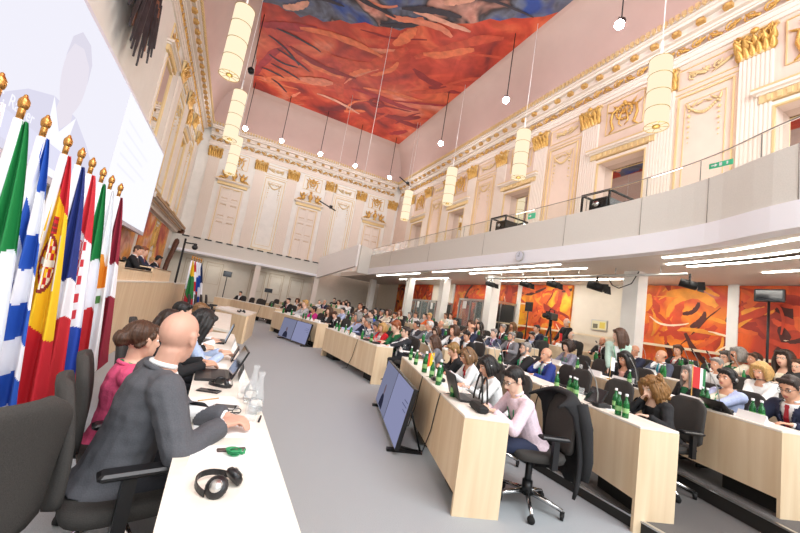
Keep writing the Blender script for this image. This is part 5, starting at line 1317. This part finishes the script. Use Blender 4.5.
# ================================================================ LEFT SIDE
# head table with its narrow pale top
t = thing('head_table', (0, 0, 0), 0, 'long narrow pale table in the foreground with papers and laptops', 'table')
g = MB(); poly = [(-.035, .6), (.385, .6), (.345, 2.4), (.27, 4.0), (.215, 6.2), (-.16, 6.2), (-.12, 3.6), (-.07, 1.9)]
g.prism(poly, .715, .74); g.build('tabletop', M_wood2, t)
for i, (a, b) in enumerate((((.36, .62), (.19, 6.15)),)):
    g = MB(); g.prism([(.345, .65), (.36, .65), (.32, 2.4), (.25, 4.0), (.20, 6.15), (.185, 6.15), (.235, 4.0), (.305, 2.4)], .05, .715); g.build('front_panel', M_wood, t)
for y in (.8, 3.0, 5.6):
    g = MB(); g.box(-.05+.0*y, .0, y, y+.05, 0, .715); g.build('leg', M_black, t)
t = thing('conference_desk', (0, 0, 0), 0, 'pale birch desk at the far end of the head table with white papers on it', 'desk')
g = MB(); g.prism([(-.22, 11.7), (.56, 10.3), (.62, 10.35), (-.15, 11.78)], .0, .72); g.build('front_panel', M_wood, t)
g = MB(); g.prism([(-.24, 11.7), (.56, 10.28), (.95, 12.4), (.1, 13.6)], .72, .75); g.build('worktop', M_wood2, t)
g = MB(); g.prism([(.56, 10.32), (.60, 10.32), (.95, 12.4), (.91, 12.4)], 0, .72); g.build('side_panel', M_wood, t)
g = MB(); g.prism([(-.22, 6.9), (.15, 6.6), (.2, 10.2), (-.2, 10.4)], .70, .74); g.prism([(.12, 6.7), (.15, 6.7), (.2, 10.2), (.17, 10.2)], 0, .70); g.build('run_table', M_wood2, t)

# rostrum
t = thing('rostrum', (0, 0, 0), 0, 'high pale birch rostrum behind the flags with a stepped top', 'rostrum')
g = MB(); g.box(-1.62, -1.58, 5.95, 13.3, 0, 1.24); g.box(-3.4, -1.62, 5.95, 5.99, 0, 1.24); g.build('front_panel', M_wood, t)
g = MB(); g.box(-2.0, -1.57, 5.93, 13.3, 1.24, 1.262); g.box(-2.0, -1.57, 13.3, 16.8, 1.20, 1.222); g.build('ledge', M_wood2, t)
g = MB(); g.box(-1.62, -1.58, 13.3, 16.8, 0, 1.20); g.build('front_panel', M_wood, t)
g = MB(); g.box(-1.76, -1.72, 6.75, 7.75, 1.262, 1.60); g.box(-2.4, -1.72, 6.71, 6.75, 1.262, 1.60); g.box(-2.4, -1.72, 7.75, 7.79, 1.262, 1.60); g.box(-2.1, -1.72, 6.75, 7.75, 1.57, 1.60); g.build('lectern_box', M_wood, t)
g = MB(); g.box(-1.76, -1.72, 7.79, 10.3, 1.262, 1.48); g.box(-2.3, -1.72, 7.79, 10.3, 1.46, 1.485); g.build('speaker_desk', M_wood, t)
g = MB(); g.box(-1.76, -1.72, 10.34, 13.2, 1.262, 1.58); g.box(-2.0, -1.72, 10.34, 13.2, 1.565, 1.585); g.box(-2.3, -1.76, 10.34, 13.2, 1.46, 1.485); g.build('screen_wall', M_wood, t)
g = MB(); g.box(-3.45, -1.64, 6.0, 16.8, .0, .78); g.build('dais', M_dcarpet, t)
for (x, y, top, hc, lb, nk, yw, ln, hz) in ((-2.55, 11.9, 'black', 'brown', 'brown-haired man in a black suit at the rostrum, nearest', 'tie_dark', -15, 10, 1.34), (-2.6, 12.9, 'navy', 'ginger', 'sandy-haired man in a blue suit at the rostrum, middle', 'tie_red', 10, 8, 1.40), (-2.45, 13.95, 'black', 'black', 'dark-haired man with glasses at the rostrum, bent over papers', 'tie_dark', 40, 20, 1.25)):
    person((x, y, .78), -PI/2, lb, outfit='suit', top=top, hairc=hc, neck=nk, extra='glasses' if 'glasses' in lb else '-', yaw=yw, lean=ln, pitch=6, head_top=hz, lod=.018, legs=False, hands='desk')
    inst('office_chair', FCM, None, (x, y, .78), -PI/2, label='chair of the '+lb, cat='chair')
person((-2.7, 15.2, .78), -PI/2, 'light-haired person in pale clothing beyond the rostrum speakers', sex='f', hair='short', hairc='blond', outfit='shirt', top='white', head_top=1.2, lod=.02, legs=False)
small('paper', PAPER, (-2.05, 11.9, 1.486), .2, 'white papers before the nearest rostrum speaker', 'paper'); small('paper', PAPER, (-2.05, 13.0, 1.486), -.2, 'white papers before the last rostrum speaker', 'paper')

# ---------------------------------------------------------------- the big projection screen, a flat thing hanging on the wall
t = thing('projection_screen', (-3.2, 5.0, 2.71), 0, 'huge white projection screen showing a faint speaker and a slide', 'screen')
g = MB(); g.box(-.12, 0, -.6, 10.8, 0, 3.22); g.build('panel', mat('screen board', '#DAD8E4', .6), t)
SW = emit('screen white', '#F4F4FB', 1.17)
g = MB(); g.box(0, .01, -.5, 5.78, .12, 3.12); sv = g.build('video_picture', emit('screen video', '#E9E8F3', 1.17), t)
g = MB(); g.box(0, .01, 5.82, 10.68, .12, 3.12); sl = g.build('slide_picture', SW, t)
def flat(mb, pts, x): mb.add([(x, y, z) for y, z in pts], [tuple(range(len(pts)))], False)
g = MB()
def ell(cy, cz, ry, rz, a=0, n=28): return [(cy+ry*math.cos(k*2*PI/n)*math.cos(a)-rz*math.sin(k*2*PI/n)*math.sin(a), cz+ry*math.cos(k*2*PI/n)*math.sin(a)+rz*math.sin(k*2*PI/n)*math.cos(a)) for k in range(n)]
flat(g, [(1.3, .12), (1.35, .75), (1.9, 1.1), (2.6, 1.35), (3.5, 1.36), (4.2, 1.1), (4.9, .75), (5.0, .12)], .012); g.build('speaker_suit', emit('screen suit', '#D8D6E8', 1.17), sv)
g = MB(); flat(g, [(2.75, .12), (2.6, 1.35), (3.05, .9), (3.5, 1.36), (3.35, .12)], .0135); g.build('speaker_shirt', emit('screen shirt', '#F6F6FC', 1.17), sv)
g = MB(); flat(g, ell(3.05, 1.95, .48, .70), .015); flat(g, [(2.8, 1.5), (3.3, 1.5), (3.35, 1.2), (3.05, .95), (2.75, 1.2)], .0145); g.build('speaker_face', emit('screen face', '#E3DDE8', 1.17), sv)
g = MB(); flat(g, [(2.56, 2.05), (2.60, 2.45), (2.85, 2.7), (3.25, 2.7), (3.5, 2.45), (3.54, 2.05), (3.42, 2.35), (3.05, 2.5), (2.7, 2.38)], .0165); g.build('speaker_hair', emit('screen hair', '#D9D5E3', 1.17), sv)
g = MB(); g.box(.011, .0175, -.5, 4.4, .25, .62); cb_ = g.build('caption_bar', emit('screen caption', '#DDDCF0', 1.17), sv)
g = MB()
for r in range(5): g.box(.011, .013, 6.2, 6.2+(1.6, 2.6, 2.2, 2.8, 1.9)[r], 2.5-r*.3, 2.56-r*.3)
g.build('slide_text', emit('slide pale text', '#ECECF6', 1.17), sl)
def text(body, size, loc, rot, m, name, parent=None, label=None, cat=None):
    c = bpy.data.curves.new(name, 'FONT'); c.body = body; c.size = size; c.extrude = .001; o = bpy.data.objects.new(name, c); COL.objects.link(o)
    dg = bpy.context.evaluated_depsgraph_get(); me = bpy.data.meshes.new_from_object(o.evaluated_get(dg)); bpy.data.objects.remove(o)
    me.materials.clear(); me.materials.append(m); o = inst(name, me, parent); o.location = loc; o.rotation_euler = rot; return tag(o, label, cat)
text('dr. Rainer', .26, (.02, 1.2, .68), (PI/2, 0, PI/2), emit('screen caption text', '#F6F6FF', 1.17), 'caption_text', sv)
text('Republic', .18, (.02, 2.9, .68), (PI/2, 0, PI/2), emit('screen caption text', '#F6F6FF', 1.17), 'caption_text', sv)

# ---------------------------------------------------------------- dark feathered metal emblem high on the wall
t = thing('metal_emblem', (-3.45, 10.6, 8.65), 0, 'dark metal emblem of layered blades hanging above the screen', 'sculpture')
M_met = mat('dark weathered metal', '#3B3B40', .45, .6, noise_amt=.5, scale=6); M_cop = mat('copper toned metal', '#8A5F4C', .5, .5)
rr = random.Random(5)
for lay in range(4):
    g = MB(); n_ = 15
    for k in range(n_):
        s = (k/(n_-1)*2-1); y = s*(1.15-.12*lay)+rr.uniform(-.05, .05); z0 = .9-.35*lay-.3*s*s; L = rr.uniform(1.2, 2.0)*(1-.35*s*s); tl = s*.28+rr.uniform(-.08, .08)
        w_ = rr.uniform(.08, .13); x = .05+.05*lay+rr.uniform(0, .04)
        a = V((x, y, z0)); d_ = V((0, math.sin(tl), -math.cos(tl))); sd = V((0, math.cos(tl), math.sin(tl)))
        g.loft([[tuple(a+d_*L*q+sd*w_*ww*sx+V((dx, 0, 0))) for sx, dx in ((-1, 0), (0, .03), (1, 0), (0, -.015))] for q, ww in ((0, .5), (.15, 1), (.8, 1), (1.0, .25))], smooth=False)
    g.build('feather_layer', M_cop if lay == 2 else M_met, t)
g = MB(); g.ball((.12, 0, .9), (.2, .5, .9), 12, 8); g.ball((.2, -.1, 1.9), (.18, .2, .3), 10, 8); g.build('core', M_met, t)

# ---------------------------------------------------------------- flags
WHT = '#F2F1F6'
def banner(y, cols, fn, label, x=-1.43, H=2.42, w=1.0, seedv=0, spread=.62, bot=.28, group='national flags on poles before the rostrum', ang=.15):
    t = thing('flag', (x, y, 0), ang, label, 'flag', group)
    g = MB(); g.tube([(0, 0, .05), (0, 0, H-.06)], .014, 8); g.build('pole', M_gold if False else mat('brass', '#C08A4A', .3, .85), t)
    g = MB(); g.lathe([(.018, -.12), (.02, -.05), (.017, -.045), (.022, -.042), (.026, -.035), (.030, -.012), (.029, .010), (.018, .03), (.012, .04), (.010, .05), (.004, .055)], (0, 0, H-.02), 16); g.build('finial', mat('brass', '#C08A4A', .3, .85), t)
    g = MB(); g.lathe([(.15, 0), (.16, .015), (.10, .035), (.05, .05), (.035, .11), (.02, .14)], n=18); g.build('foot', mat('brass', '#C08A4A', .3, .85), t)
    g = MB(); g.tube([(0, 0, H-.14), (.004, 0, H-.6), (.006, 0, H-1.1)], [.026, .03, .03], 10); g.build('white_sleeve', mat('flag cloth '+WHT, WHT, .75), t)
    NU, NV = 56, 150; g = MB(); vs = []
    for j in range(NV+1):
        h = j/NV; z = H-.14-h*(H-.14-bot)
        wd = .03+spread*(h**.85)*(1-.10*h)
        for i in range(NU+1):
            s = i/NU
            fold = math.sin(s*2*PI*2.3+seedv+h*1.2)*(.015+.055*h)+math.sin(s*2*PI*4.1+seedv*2)*.012*h
            xx = s*wd*(.82+.18*s); zz = z-.10*h*math.sin(s*PI*.9)+(.16*s*h if h > .9 else 0)*0
            if h > .86: zz += (h-.86)*1.1*abs(s-.45)
            vs.append((xx+.015, fold, zz))
    g.v = vs
    for j in range(NV):
        for i in range(NU):
            g.f.append((j*(NU+1)+i, j*(NU+1)+i+1, (j+1)*(NU+1)+i+1, (j+1)*(NU+1)+i)); g.m.append(fn((i+.5)/NU, (j+.5)/NV)); g.sm.append(True)
    o = g.build('cloth', [mat('flag cloth '+c, c, .75) for c in cols], t)
    return t
def bands(ths, slant=.10):
    def fn(s, h):
        q = h-slant*(s-.5)+.02*math.sin(s*9)
        for th, c in ths:
            if q < th: return c
        return ths[-1][1]
    return fn
def spain(s, h):
    q = h-.14*(s-.5)
    c = 0 if q < .17 else 1 if q < .66 else 0
    if c == 1:
        dx, dy = (s-.45)/.30, (h-.42)/.115; r = dx*dx+dy*dy
        if r < 1:
            if .72 < r: return 3
            if abs(dy) < .12 or abs(dx) < .08: return 2
            return 0 if (int((s+1)*14)+int(h*34)) % 2 else 2 if (int(s*9)+int(h*22)) % 3 == 0 else 1
        if abs(dx) < .55 and -1.55 < dy < -1: return 0 if int(h*90) % 2 else 3
        if abs(abs(dx)-1.25) < .16 and abs(dy) < .9: return 2
    return c
def croatia(s, h):
    q = h-.1*(s-.5)
    c = 0 if q < .27 else 1 if q < .66 else 2
    if .30 < h < .66 and .2 < s < .8: return 0 if (int(s*10)+int(h*26)) % 2 else 1
    return c
def cyprus(s, h):
    if .34 < h < .52 and .25 < s < .95 and (h-.36) > .05*math.sin(s*9): return 1
    if .56 < h < .60 and .3 < s < .8: return 2
    return 0
def greece(s, h):
    q = h-.16*(s-.5)+.025*math.sin(s*9)
    if q < .30: return 1 if abs(q-.17) < .035 and False else (0 if q < .15 else 1)
    return 0 if int((q-.30)/.115) % 2 == 0 else 1
GRN, RED, BLU = '#12813F', '#D0303C', '#2457B8'
FL = ((2.83, [GRN, WHT], bands(((.4, 1), (1, 0))), 'partly visible white and green flag, leftmost'),
      (3.10, [GRN, WHT, RED], bands(((.38, 0), (.8, 1), (1.2, 2))), 'green and white flag, second from the left'),
      (3.41, [BLU, WHT], greece, 'blue and white striped flag'),
      (3.80, ['#C81F2D', '#F3C51F', '#F0EBDD', '#8A2A2A'], spain, 'red and yellow flag with a coat of arms'),
      (4.10, ['#22347E', WHT, '#C8252F'], bands(((.46, 0), (.62, 1), (1.2, 2))), 'dark blue, white and red flag'),
      (4.38, [RED, WHT, '#2D4FB0'], croatia, 'red, white and blue flag with a red chequered shield'),
      (4.71, [GRN, WHT, '#CF3238'], bands(((.36, 0), (.60, 1), (1.2, 2))), 'green, white and red flag beside the white one'),
      (5.01, ['#F0F0F2', '#E7962B', '#5A8A4A'], cyprus, 'white flag with an orange patch'),
      (5.37, ['#8E1F35', WHT], bands(((.36, 0), (.55, 1), (1.2, 0))), 'dark crimson and white flag, rightmost of the row'))
for i, (y, cols, fn, lb) in enumerate(FL): banner(y, cols, fn, lb, seedv=i*1.3, ang=.12+.05*math.sin(i*2), H=2.46, spread=.05 if i == 0 else .29 if i < 5 else .30)
FL2 = ((13.6, ['#E0B820', '#2E7A3E', '#C0303A'], bands(((.3, 0), (.75, 1), (1.2, 2))), 'yellow, green and red flag in the far flag cluster'), (13.85, [RED, WHT], bands(((.2, 0), (.4, 1), (.6, 0), (1.2, 1))), 'red and white flag in the far flag cluster'),
       (14.1, [WHT, RED, BLU], bands(((.3, 0), (.6, 2), (1.2, 1))), 'white, blue and red flag in the far flag cluster'), (14.35, [BLU, WHT], bands(((.25, 1), (.5, 0), (.7, 1), (1.2, 0))), 'blue and white flag in the far flag cluster'), (14.6, ['#20325E', WHT, '#D8B02C'], bands(((.4, 0), (.7, 1), (1.2, 2))), 'navy, white and gold flag, last of the far flag cluster'))
for i, (y, cols, fn, lb) in enumerate(FL2): banner(y, cols, fn, lb, x=-1.28+.05*i, H=2.2, spread=.34, bot=.5, seedv=i*.9, group='small cluster of flags beyond the rostrum', ang=-.2)
# camera pole beyond the rostrum
t = thing('camera_pole', (-1.75, 14.9, 0), 0, 'black pole with a dome camera beyond the rostrum', 'camera')
g = MB(); g.tube([(0, 0, 0), (0, 0, 2.85)], .035, 8); g.box(-.18, .18, -.18, .18, 0, .04); g.build('pole', M_black, t)
g = MB(); g.tube([(0, 0, 2.7), (.32, 0, 2.72)], .025, 6); a_ = g.build('arm', M_black, t); g = MB(); g.ball((.34, 0, 2.60), .10, 12, 9); g.tube([(.34, 0, 2.66), (.34, 0, 2.74)], .06, 10); g.build('dome', M_plast, a_)

# ---------------------------------------------------------------- foreground chairs and people at the head table
fa = math.radians(-90)+.12
c1 = make_chair((-.80, 1.79, 0), math.radians(58), 'large charcoal chair in the left foreground, nearest the camera')
make_chair((-.24, 2.11, 0), -PI/2+.30, 'charcoal chair under the bald man in grey')
make_chair((-.32, 2.60, 0), fa+.1, 'charcoal chair of the woman in the pink jacket')
make_chair((-.36, 3.52, 0), fa, 'charcoal chair of the dark-haired woman with her arms at a laptop')
make_chair((-.50, 4.55, 0), fa, 'charcoal chair of the black-haired man at the head table')
person((-.31, 2.11, 0), -PI/2+.34, 'bald man in a grey suit resting his hands on the table', hair='none', hairc='grey', outfit='suit', top='suitgrey', shirt='white', lean=12, yaw=42, pitch=2, head_top=1.32, lod=.008, skin='#D2A08A', hands='desk', handtargets=((.10, .43, .80), (.20, .38, .795)), trousers='charcoal')
person((-.43, 2.64, 0), fa+.1, 'woman with a brown hair bun in a pink jacket at the head table', sex='f', hair='bun', hairc='brown', outfit='jacket', top='fuchsia', shirt='white', neck='lanyard', lean=1, yaw=28, head_top=1.19, lod=.009, skin='#E3B49A', hands='lap')
person((-.50, 3.5, 0), fa, 'dark-haired woman in black typing on the laptop', sex='f', hair='long', hairc='darkbrown', outfit='jacket', top='black', shirt='black', lean=14, yaw=-10, head_top=1.20, lod=.011, hands='type')
person((-.40, 4.0, 0), fa, 'woman with long black hair in a pale blue shirt', sex='f', hair='long', hairc='black', outfit='shirt', top='paleblue', lean=26, yaw=10, pitch=10, head_top=1.20, lod=.012, hands='type')
person((-.52, 4.55, 0), fa, 'black-haired man in dark clothing at the head table', hair='short', hairc='black', outfit='suit', top='black', lean=12, yaw=0, head_top=1.22, lod=.013, hands='desk')
person((-.45, 5.1, 0), fa, 'light brown haired man bending over the head table', hair='short', hairc='lightbrown', outfit='shirt', top='white', lean=20, yaw=0, pitch=8, head_top=1.2, lod=.013, hands='desk')
for i, (x, y) in enumerate(((-.70, 12.3), (-.58, 12.9), (-.46, 13.5), (-.34, 14.1))): make_chair((x, y, 0), -PI/2, 'empty charcoal chair in the small row beside the far flags, number %s from the left' % ('one', 'two', 'three', 'four')[i], False)

# things on the head table
TT = .7405
def headphones(loc, rz, label, s=1.0):
    t = thing('headphones', loc, rz, label, 'headphones'); t.scale = (s, s, s)
    g = MB(); pts = [(.075*math.cos(PI*k/14), .01+.085*math.sin(PI*k/14), .012+.015*math.sin(PI*k/14)) for k in range(15)]
    g.loft([[(p[0]*a, p[1]*a if k_ else p[1]*a, p[2]+dz) for a, dz in ((1, -.010), (1.05, -.010), (1.05, .012), (1, .012))] for k_, p in enumerate(pts)], smooth=False); g.build('headband', M_plast, t)
    for sg in (-1, 1):
        g = MB(); g.M = Matrix.Translation((sg*.052, -.015, .034)) @ Matrix.Rotation(sg*.9, 4, 'Y') @ Matrix.Rotation(.3, 4, 'X')
        g.lathe([(.012, -.02), (.036, -.016), (.040, -.004), (.034, .008), (.016, .014), (.002, .014)], n=18); e_ = g.build('ear_cup', M_plast, t)
        g2 = MB(); g2.M = g.M; g2.lathe([(.002, .0142), (.022, .014), (.022, .0165), (.002, .018)], n=16); g2.build('ear_cap', M_alu, e_)
        g = MB(); g.tube([(sg*.075, .0, .014), (sg*.062, -.015, .03)], .005, 6); g.build('hinge', M_plast, t)
    return t
headphones((.125, 1.53, TT), .9, 'black headphones lying on the bare table in the foreground', 1.0)
headphones((.10, 3.02, TT), 2.2, 'black headphones lying behind the laptop of the head table', 1.0)
def sheet(x, y, rz, label, w=.297, d=.21, z=TT):
    g = MB(); g.box(-w/2, w/2, -d/2, d/2, 0, .002); o = g.build('paper', M_paper, label=label, cat='paper'); o.location = (x, y, z); o.rotation_euler.z = rz; return o
sheet(.145, 1.82, -.05, 'white paper sheet under the green lanyard')
sheet(.135, 2.14, .1, 'white printed sheet under the bald man\'s hands', .30, .22)
sheet(.06, 2.62, .2, 'white note sheet with a pencil beside the phone'); sheet(.03, 3.75, 0, 'white paper beyond the open laptop', .2, .2); sheet(.0, 4.6, .1, 'white paper under the far hands of the head table')
g = MB(); g.tube([(-.07, 0, .004), (.07, .01, .004)], .004, 6); o = g.build('pencil', mat('pencil wood', '#C9A06A', .5), label='wooden pencil on the note sheet', cat='pencil'); o.location = (.03, 2.64, TT+.003); o.rotation_euler.z = .5
t = thing('lanyard_badge', (.165, 1.84, TT+.002), .1, 'rolled green lanyard with its dark badge on the white sheet', 'lanyard')
g = MB(); g.rbox(-.062, .062, .015, .045, 0, .008, .002); g.build('badge_case', mat('dark brown badge', '#4A3730', .4), t)
g = MB()
for k in range(3):
    r0 = .014+.004*k; g.loft([[(r0*math.cos(a)+.00, -.012+k*.006+(zz-.5)*.02*0, .022+r0*math.sin(a)) if False else (-.005+r0*1.2*math.cos(a)+zz*.012, -.004+r0*math.sin(a)*.9-zz*.03, .003+k*.009+.006*zz) for zz in (0, 1)] for a in [2*PI*j/12 for j in range(13)]], closed=False, caps=False)
o = g.build('ribbon', M_lany, t); o.modifiers.new('s', 'SOLIDIFY').thickness = .003
g = MB(); g.add([(.01, -.01, .004), (.04, -.03, .006), (.048, -.018, .012), (.018, .002, .006)], [(0, 1, 2, 3)]); g.add([(.04, -.03, .006), (.046, -.012, .02), (.052, -.006, .018), (.05, -.028, .006)], [(0, 1, 2, 3)]); o = g.build('ribbon_end', M_lany, t); o.modifiers.new('s', 'SOLIDIFY').thickness = .003
def phone(x, y, rz, label, w=.075, h=.15, m=None, dz=0):
    t = thing('smartphone', (x, y, TT+dz), rz, label, 'phone'); g = MB(); g.rbox(-w/2, w/2, -h/2, h/2, 0, .009, .003); g.build('case', m or M_plast, t)
    g = MB(); g.box(-w/2+.005, w/2-.005, -h/2+.012, h/2-.012, .009, .0095); g.build('screen', M_screen_dark, t); return t
phone(.02, 2.86, 1.2, 'black phone beside the headphones near the laptop'); phone(.13, 2.50, 1.4, 'grey phone lying on the note sheet', .075, .15, M_alu, .003)
t = thing('eyeglasses', (.155, 2.37, TT+.003), .1, 'folded black eyeglasses above the bald man\'s hands', 'glasses')
g = MB()
for sg in (-1, 1): g.tube([(sg*.034+.024*math.cos(2*PI*k/12), 0, .02+.017*math.sin(2*PI*k/12)) for k in range(13)], .0025, 5)
g.tube([(-.01, 0, .024), (.01, 0, .024)], .0025, 5); g.build('frame', M_plast, t)
g = MB(); g.tube([(-.058, 0, .024), (-.055, .012, .008), (.05, .02, .004)], .0025, 5); g.build('temple', M_plast, t)
g = MB(); g.tube([(.058, 0, .024), (.055, .016, .008), (-.05, .026, .004)], .0025, 5); g.build('temple', M_plast, t)
laptop((.02, 3.32, TT), -PI/2+.05, 'open black laptop in the middle of the head table', 112, .36, .25, M_screen_dark)
laptop((-.03, 5.2, TT), -PI/2, 'open grey laptop further along the head table', 105, .32, .24)
def card_stand(x, y, label, rz=-PI/2):
    o = inst('name_card', CARD, None, (x, y, TT), rz, label=label, cat='card'); o.scale = (1.1, .8, 1.2); return o
card_stand(.245, 3.35, 'white name card behind the open black laptop'); card_stand(.235, 3.85, 'white name card beyond the laptop on the head table'); card_stand(.20, 4.9, 'white name card beside the grey laptop')
t = thing('tablet_stand', (.16, 4.05, TT), -PI/2, 'black tablet on its stand on the head table', 'tablet'); g = MB(); g.M = Matrix.Rotation(-.35, 4, 'X'); g.rbox(-.1, .1, 0, .01, 0, .15, .003); g.build('case', M_plast, t); g = MB(); g.box(-.02, .02, 0, .08, 0, .006); g.build('foot', M_plast, t)
def carafe(x, y, label):
    t = thing('carafe', (x, y, TT), 0, label, 'carafe'); g = MB(); g.lathe([(.001, 0), (.042, 0), (.045, .02), (.044, .09), (.022, .17), (.017, .22), (.024, .25), (.022, .25), (.015, .22), (.020, .17), (.041, .09), (.042, .02), (.001, .006)], n=20); g.build('glass_body', M_glass, t)
    g = MB(); g.lathe([(.001, .007), (.040, .018), (.040, .08), (.001, .08)], n=18); g.build('water', mat('water', '#F6FAFC', .02, trans=1.0, ior=1.33), t)
carafe(.275, 2.62, 'clear glass water carafe beside the folded glasses'); carafe(.295, 2.42, 'second clear water carafe nearest the table edge')
small('drinking_glass', GLS, (.23, 2.72, TT), 0, 'empty drinking glass left of the carafes', 'glass'); small('drinking_glass', GLS, (.255, 2.86, TT), 0, 'empty drinking glass behind the carafes', 'glass'); small('drinking_glass', GLS, (.26, 2.28, TT), 0, 'drinking glass by the bald man\'s hands', 'glass')
g = MB(); g.tube([(0, -.05, .006), (0, .05, .006)], .006, 8); o = g.build('pen', M_plast, label='black pen at the table edge by the carafe', cat='pen'); o.location = (.318, 2.3, TT); o.rotation_euler.z = -.2
for i, (x, y, s_) in enumerate(((-.05, 12.3, .0), (.15, 12.0, .3), (.0, 12.8, .6))): sheet(x, y, s_, ('rumpled white papers on the far end desk, left', 'white papers on the far end desk, front', 'white papers on the far end desk, back')[i], .4, .3, .752)
headphones((.45, 11.2, .752), .4, 'black device with a cable on the far end desk', 1.4)
# ================================================================ HANGING THINGS
M_shade = emit('lit paper shade', (1, .87, .62, 1), 1.16)
def pendant(x, y, zt, zb, label):
    t = thing('pendant_lamp', (x, y, zb), 0, label, 'lamp', 'tall cylindrical pendant lamps'); h = zt-zb; r = .265
    g = MB(); g.tube([(0, 0, 0.02), (0, 0, h-.02)], r, 28, caps=False); g.build('shade', M_shade, t)
    wire = mat('brass wire', '#B99A55', .4, .7)
    for k in range(5):
        g = MB(); g.tube([((r+.006)*math.cos(2*PI*j/28), (r+.006)*math.sin(2*PI*j/28), .012+(h-.03)*k/4) for j in range(29)], .009, 5, caps=False); g.build('wire_ring', wire, t)
    g = MB()
    for k in range(8): a = 2*PI*k/8; g.tube([(0, 0, .03), (r*math.cos(a), r*math.sin(a), .03)], .007, 4)
    g.lathe([(.09, .01), (.09, .05)], n=14); g.build('wire_frame', wire, t)
    g = MB(); g.tube([(0, 0, h-.02), (0, 0, h+.55)], .03, 8); g.tube([(0, 0, h+.5), (0, 0, ZC-zb-.06)], .012, 5); g.build('suspension', M_white, t)
    l = bpy.data.lights.new('pendant_glow', 'POINT'); l.energy = 42; l.color = (1, .93, .82); l.shadow_soft_size = .35; o = bpy.data.objects.new('pendant_glow', l); COL.objects.link(o); o.parent = t; o.location = (0, 0, -.45)
for i, y in enumerate((5.3, 10.2, 15.15, 20.1)): pendant(9.0, y, 9.22, 7.28, ('nearest and largest pendant lamp of the right row', 'second pendant lamp of the right row', 'third pendant lamp of the right row', 'farthest pendant lamp of the right row')[i])
for i, y in enumerate((10.8, 15.7, 20.7)): pendant(-1.2, y, 9.3, 7.19, ('nearest pendant lamp of the left row', 'middle pendant lamp of the left row', 'farthest pendant lamp of the left row')[i])
M_spot = emit('spotlight glare', (.93, .96, 1, 1), 60)
def hspot(x, y, z, tx, ty, tz, label, pw=75):
    t = thing('hanging_spotlight', (x, y, z), 0, label, 'spotlight', 'bright spotlights hung from the ceiling')
    g = MB(); g.tube([(0, 0, .1), (0, 0, ZC-z-.06)], .02, 5); g.build('rod', M_black, t)
    d = (V((tx, ty, tz))-V((x, y, z))).normalized()
    g = MB(); g.tube([tuple(-d*.12), tuple(d*.10)], [.09, .11], 12); b_ = g.build('lamp_body', M_black, t)
    g = MB(); g.ball(tuple(d*.10), .13, 12, 8); g.build('lens', M_spot, t)
    g = MB(); g.tube([(-.12, 0, 0), (-.12, 0, .12), (.12, 0, .12), (.12, 0, 0)], .012, 5); g.build('yoke', M_black, t)
    l = bpy.data.lights.new('spot_beam', 'POINT'); l.energy = pw; l.color = (.95, .97, 1); l.shadow_soft_size = .12
    o = bpy.data.objects.new('spot_beam', l); COL.objects.link(o); o.parent = t; o.location = d*.35
for i, (x, y) in enumerate(((8.65, 6.3), (8.65, 11.1), (8.65, 16.2), (8.65, 23.1), (6.0, 23.1), (3.55, 23.1), (1.06, 23.1), (-1.1, 23.1))):
    hspot(x, y, 10.9, 3, 8, 0, ('brightest hanging spotlight at the top right', 'hanging spotlight right of the ceiling painting', 'third hanging spotlight of the right row', 'hanging spotlight in the far right corner', 'rightmost spotlight before the far wall', 'middle spotlight before the far wall', 'left spotlight before the far wall', 'spotlight beside the left pendant lamps')[i])
t = thing('hanging_spotlight', (-1.1, 17.0, 11.1), 0, 'unlit black spotlight high beside the nearest left pendant', 'spotlight'); g = MB(); g.tube([(0, .1, 0), (0, -.2, -.1)], .14, 10); g.build('lamp_body', M_black, t); g = MB(); g.tube([(0, 0, .1), (0, 0, ZC-11.1-.06)], .02, 5); g.build('rod', M_black, t)
for x, y, z, lb in ((8.85, 20.2, 9.7, 'thin black bar hung above the farthest right pendant'), (4.3, 20.2, 6.8, 'thin black hanging bar before the far wall doors')):
    t = thing('hanging_bar', (x, y, z), 0, lb, 'bar'); g = MB(); g.tube([(-.75, -.3, .12), (.35, .2, -.05)], .035, 6); g.build('bar', M_black, t); g = MB(); g.tube([(0, 0, 0), (0, 0, ZC-z-.06)], .012, 4); g.build('wire', M_white, t)
    g = MB(); g.box(-.08, .08, -.06, .06, -.05, .12); g.build('clamp', M_black, t)
g = MB(); g.tube([(4.1, 14.0, ZC-.06), (4.1, 14.0, 6.0)], .010, 4); g.build('hanging_wire', M_white, label='thin pale wire hanging before the ceiling painting', cat='wire')
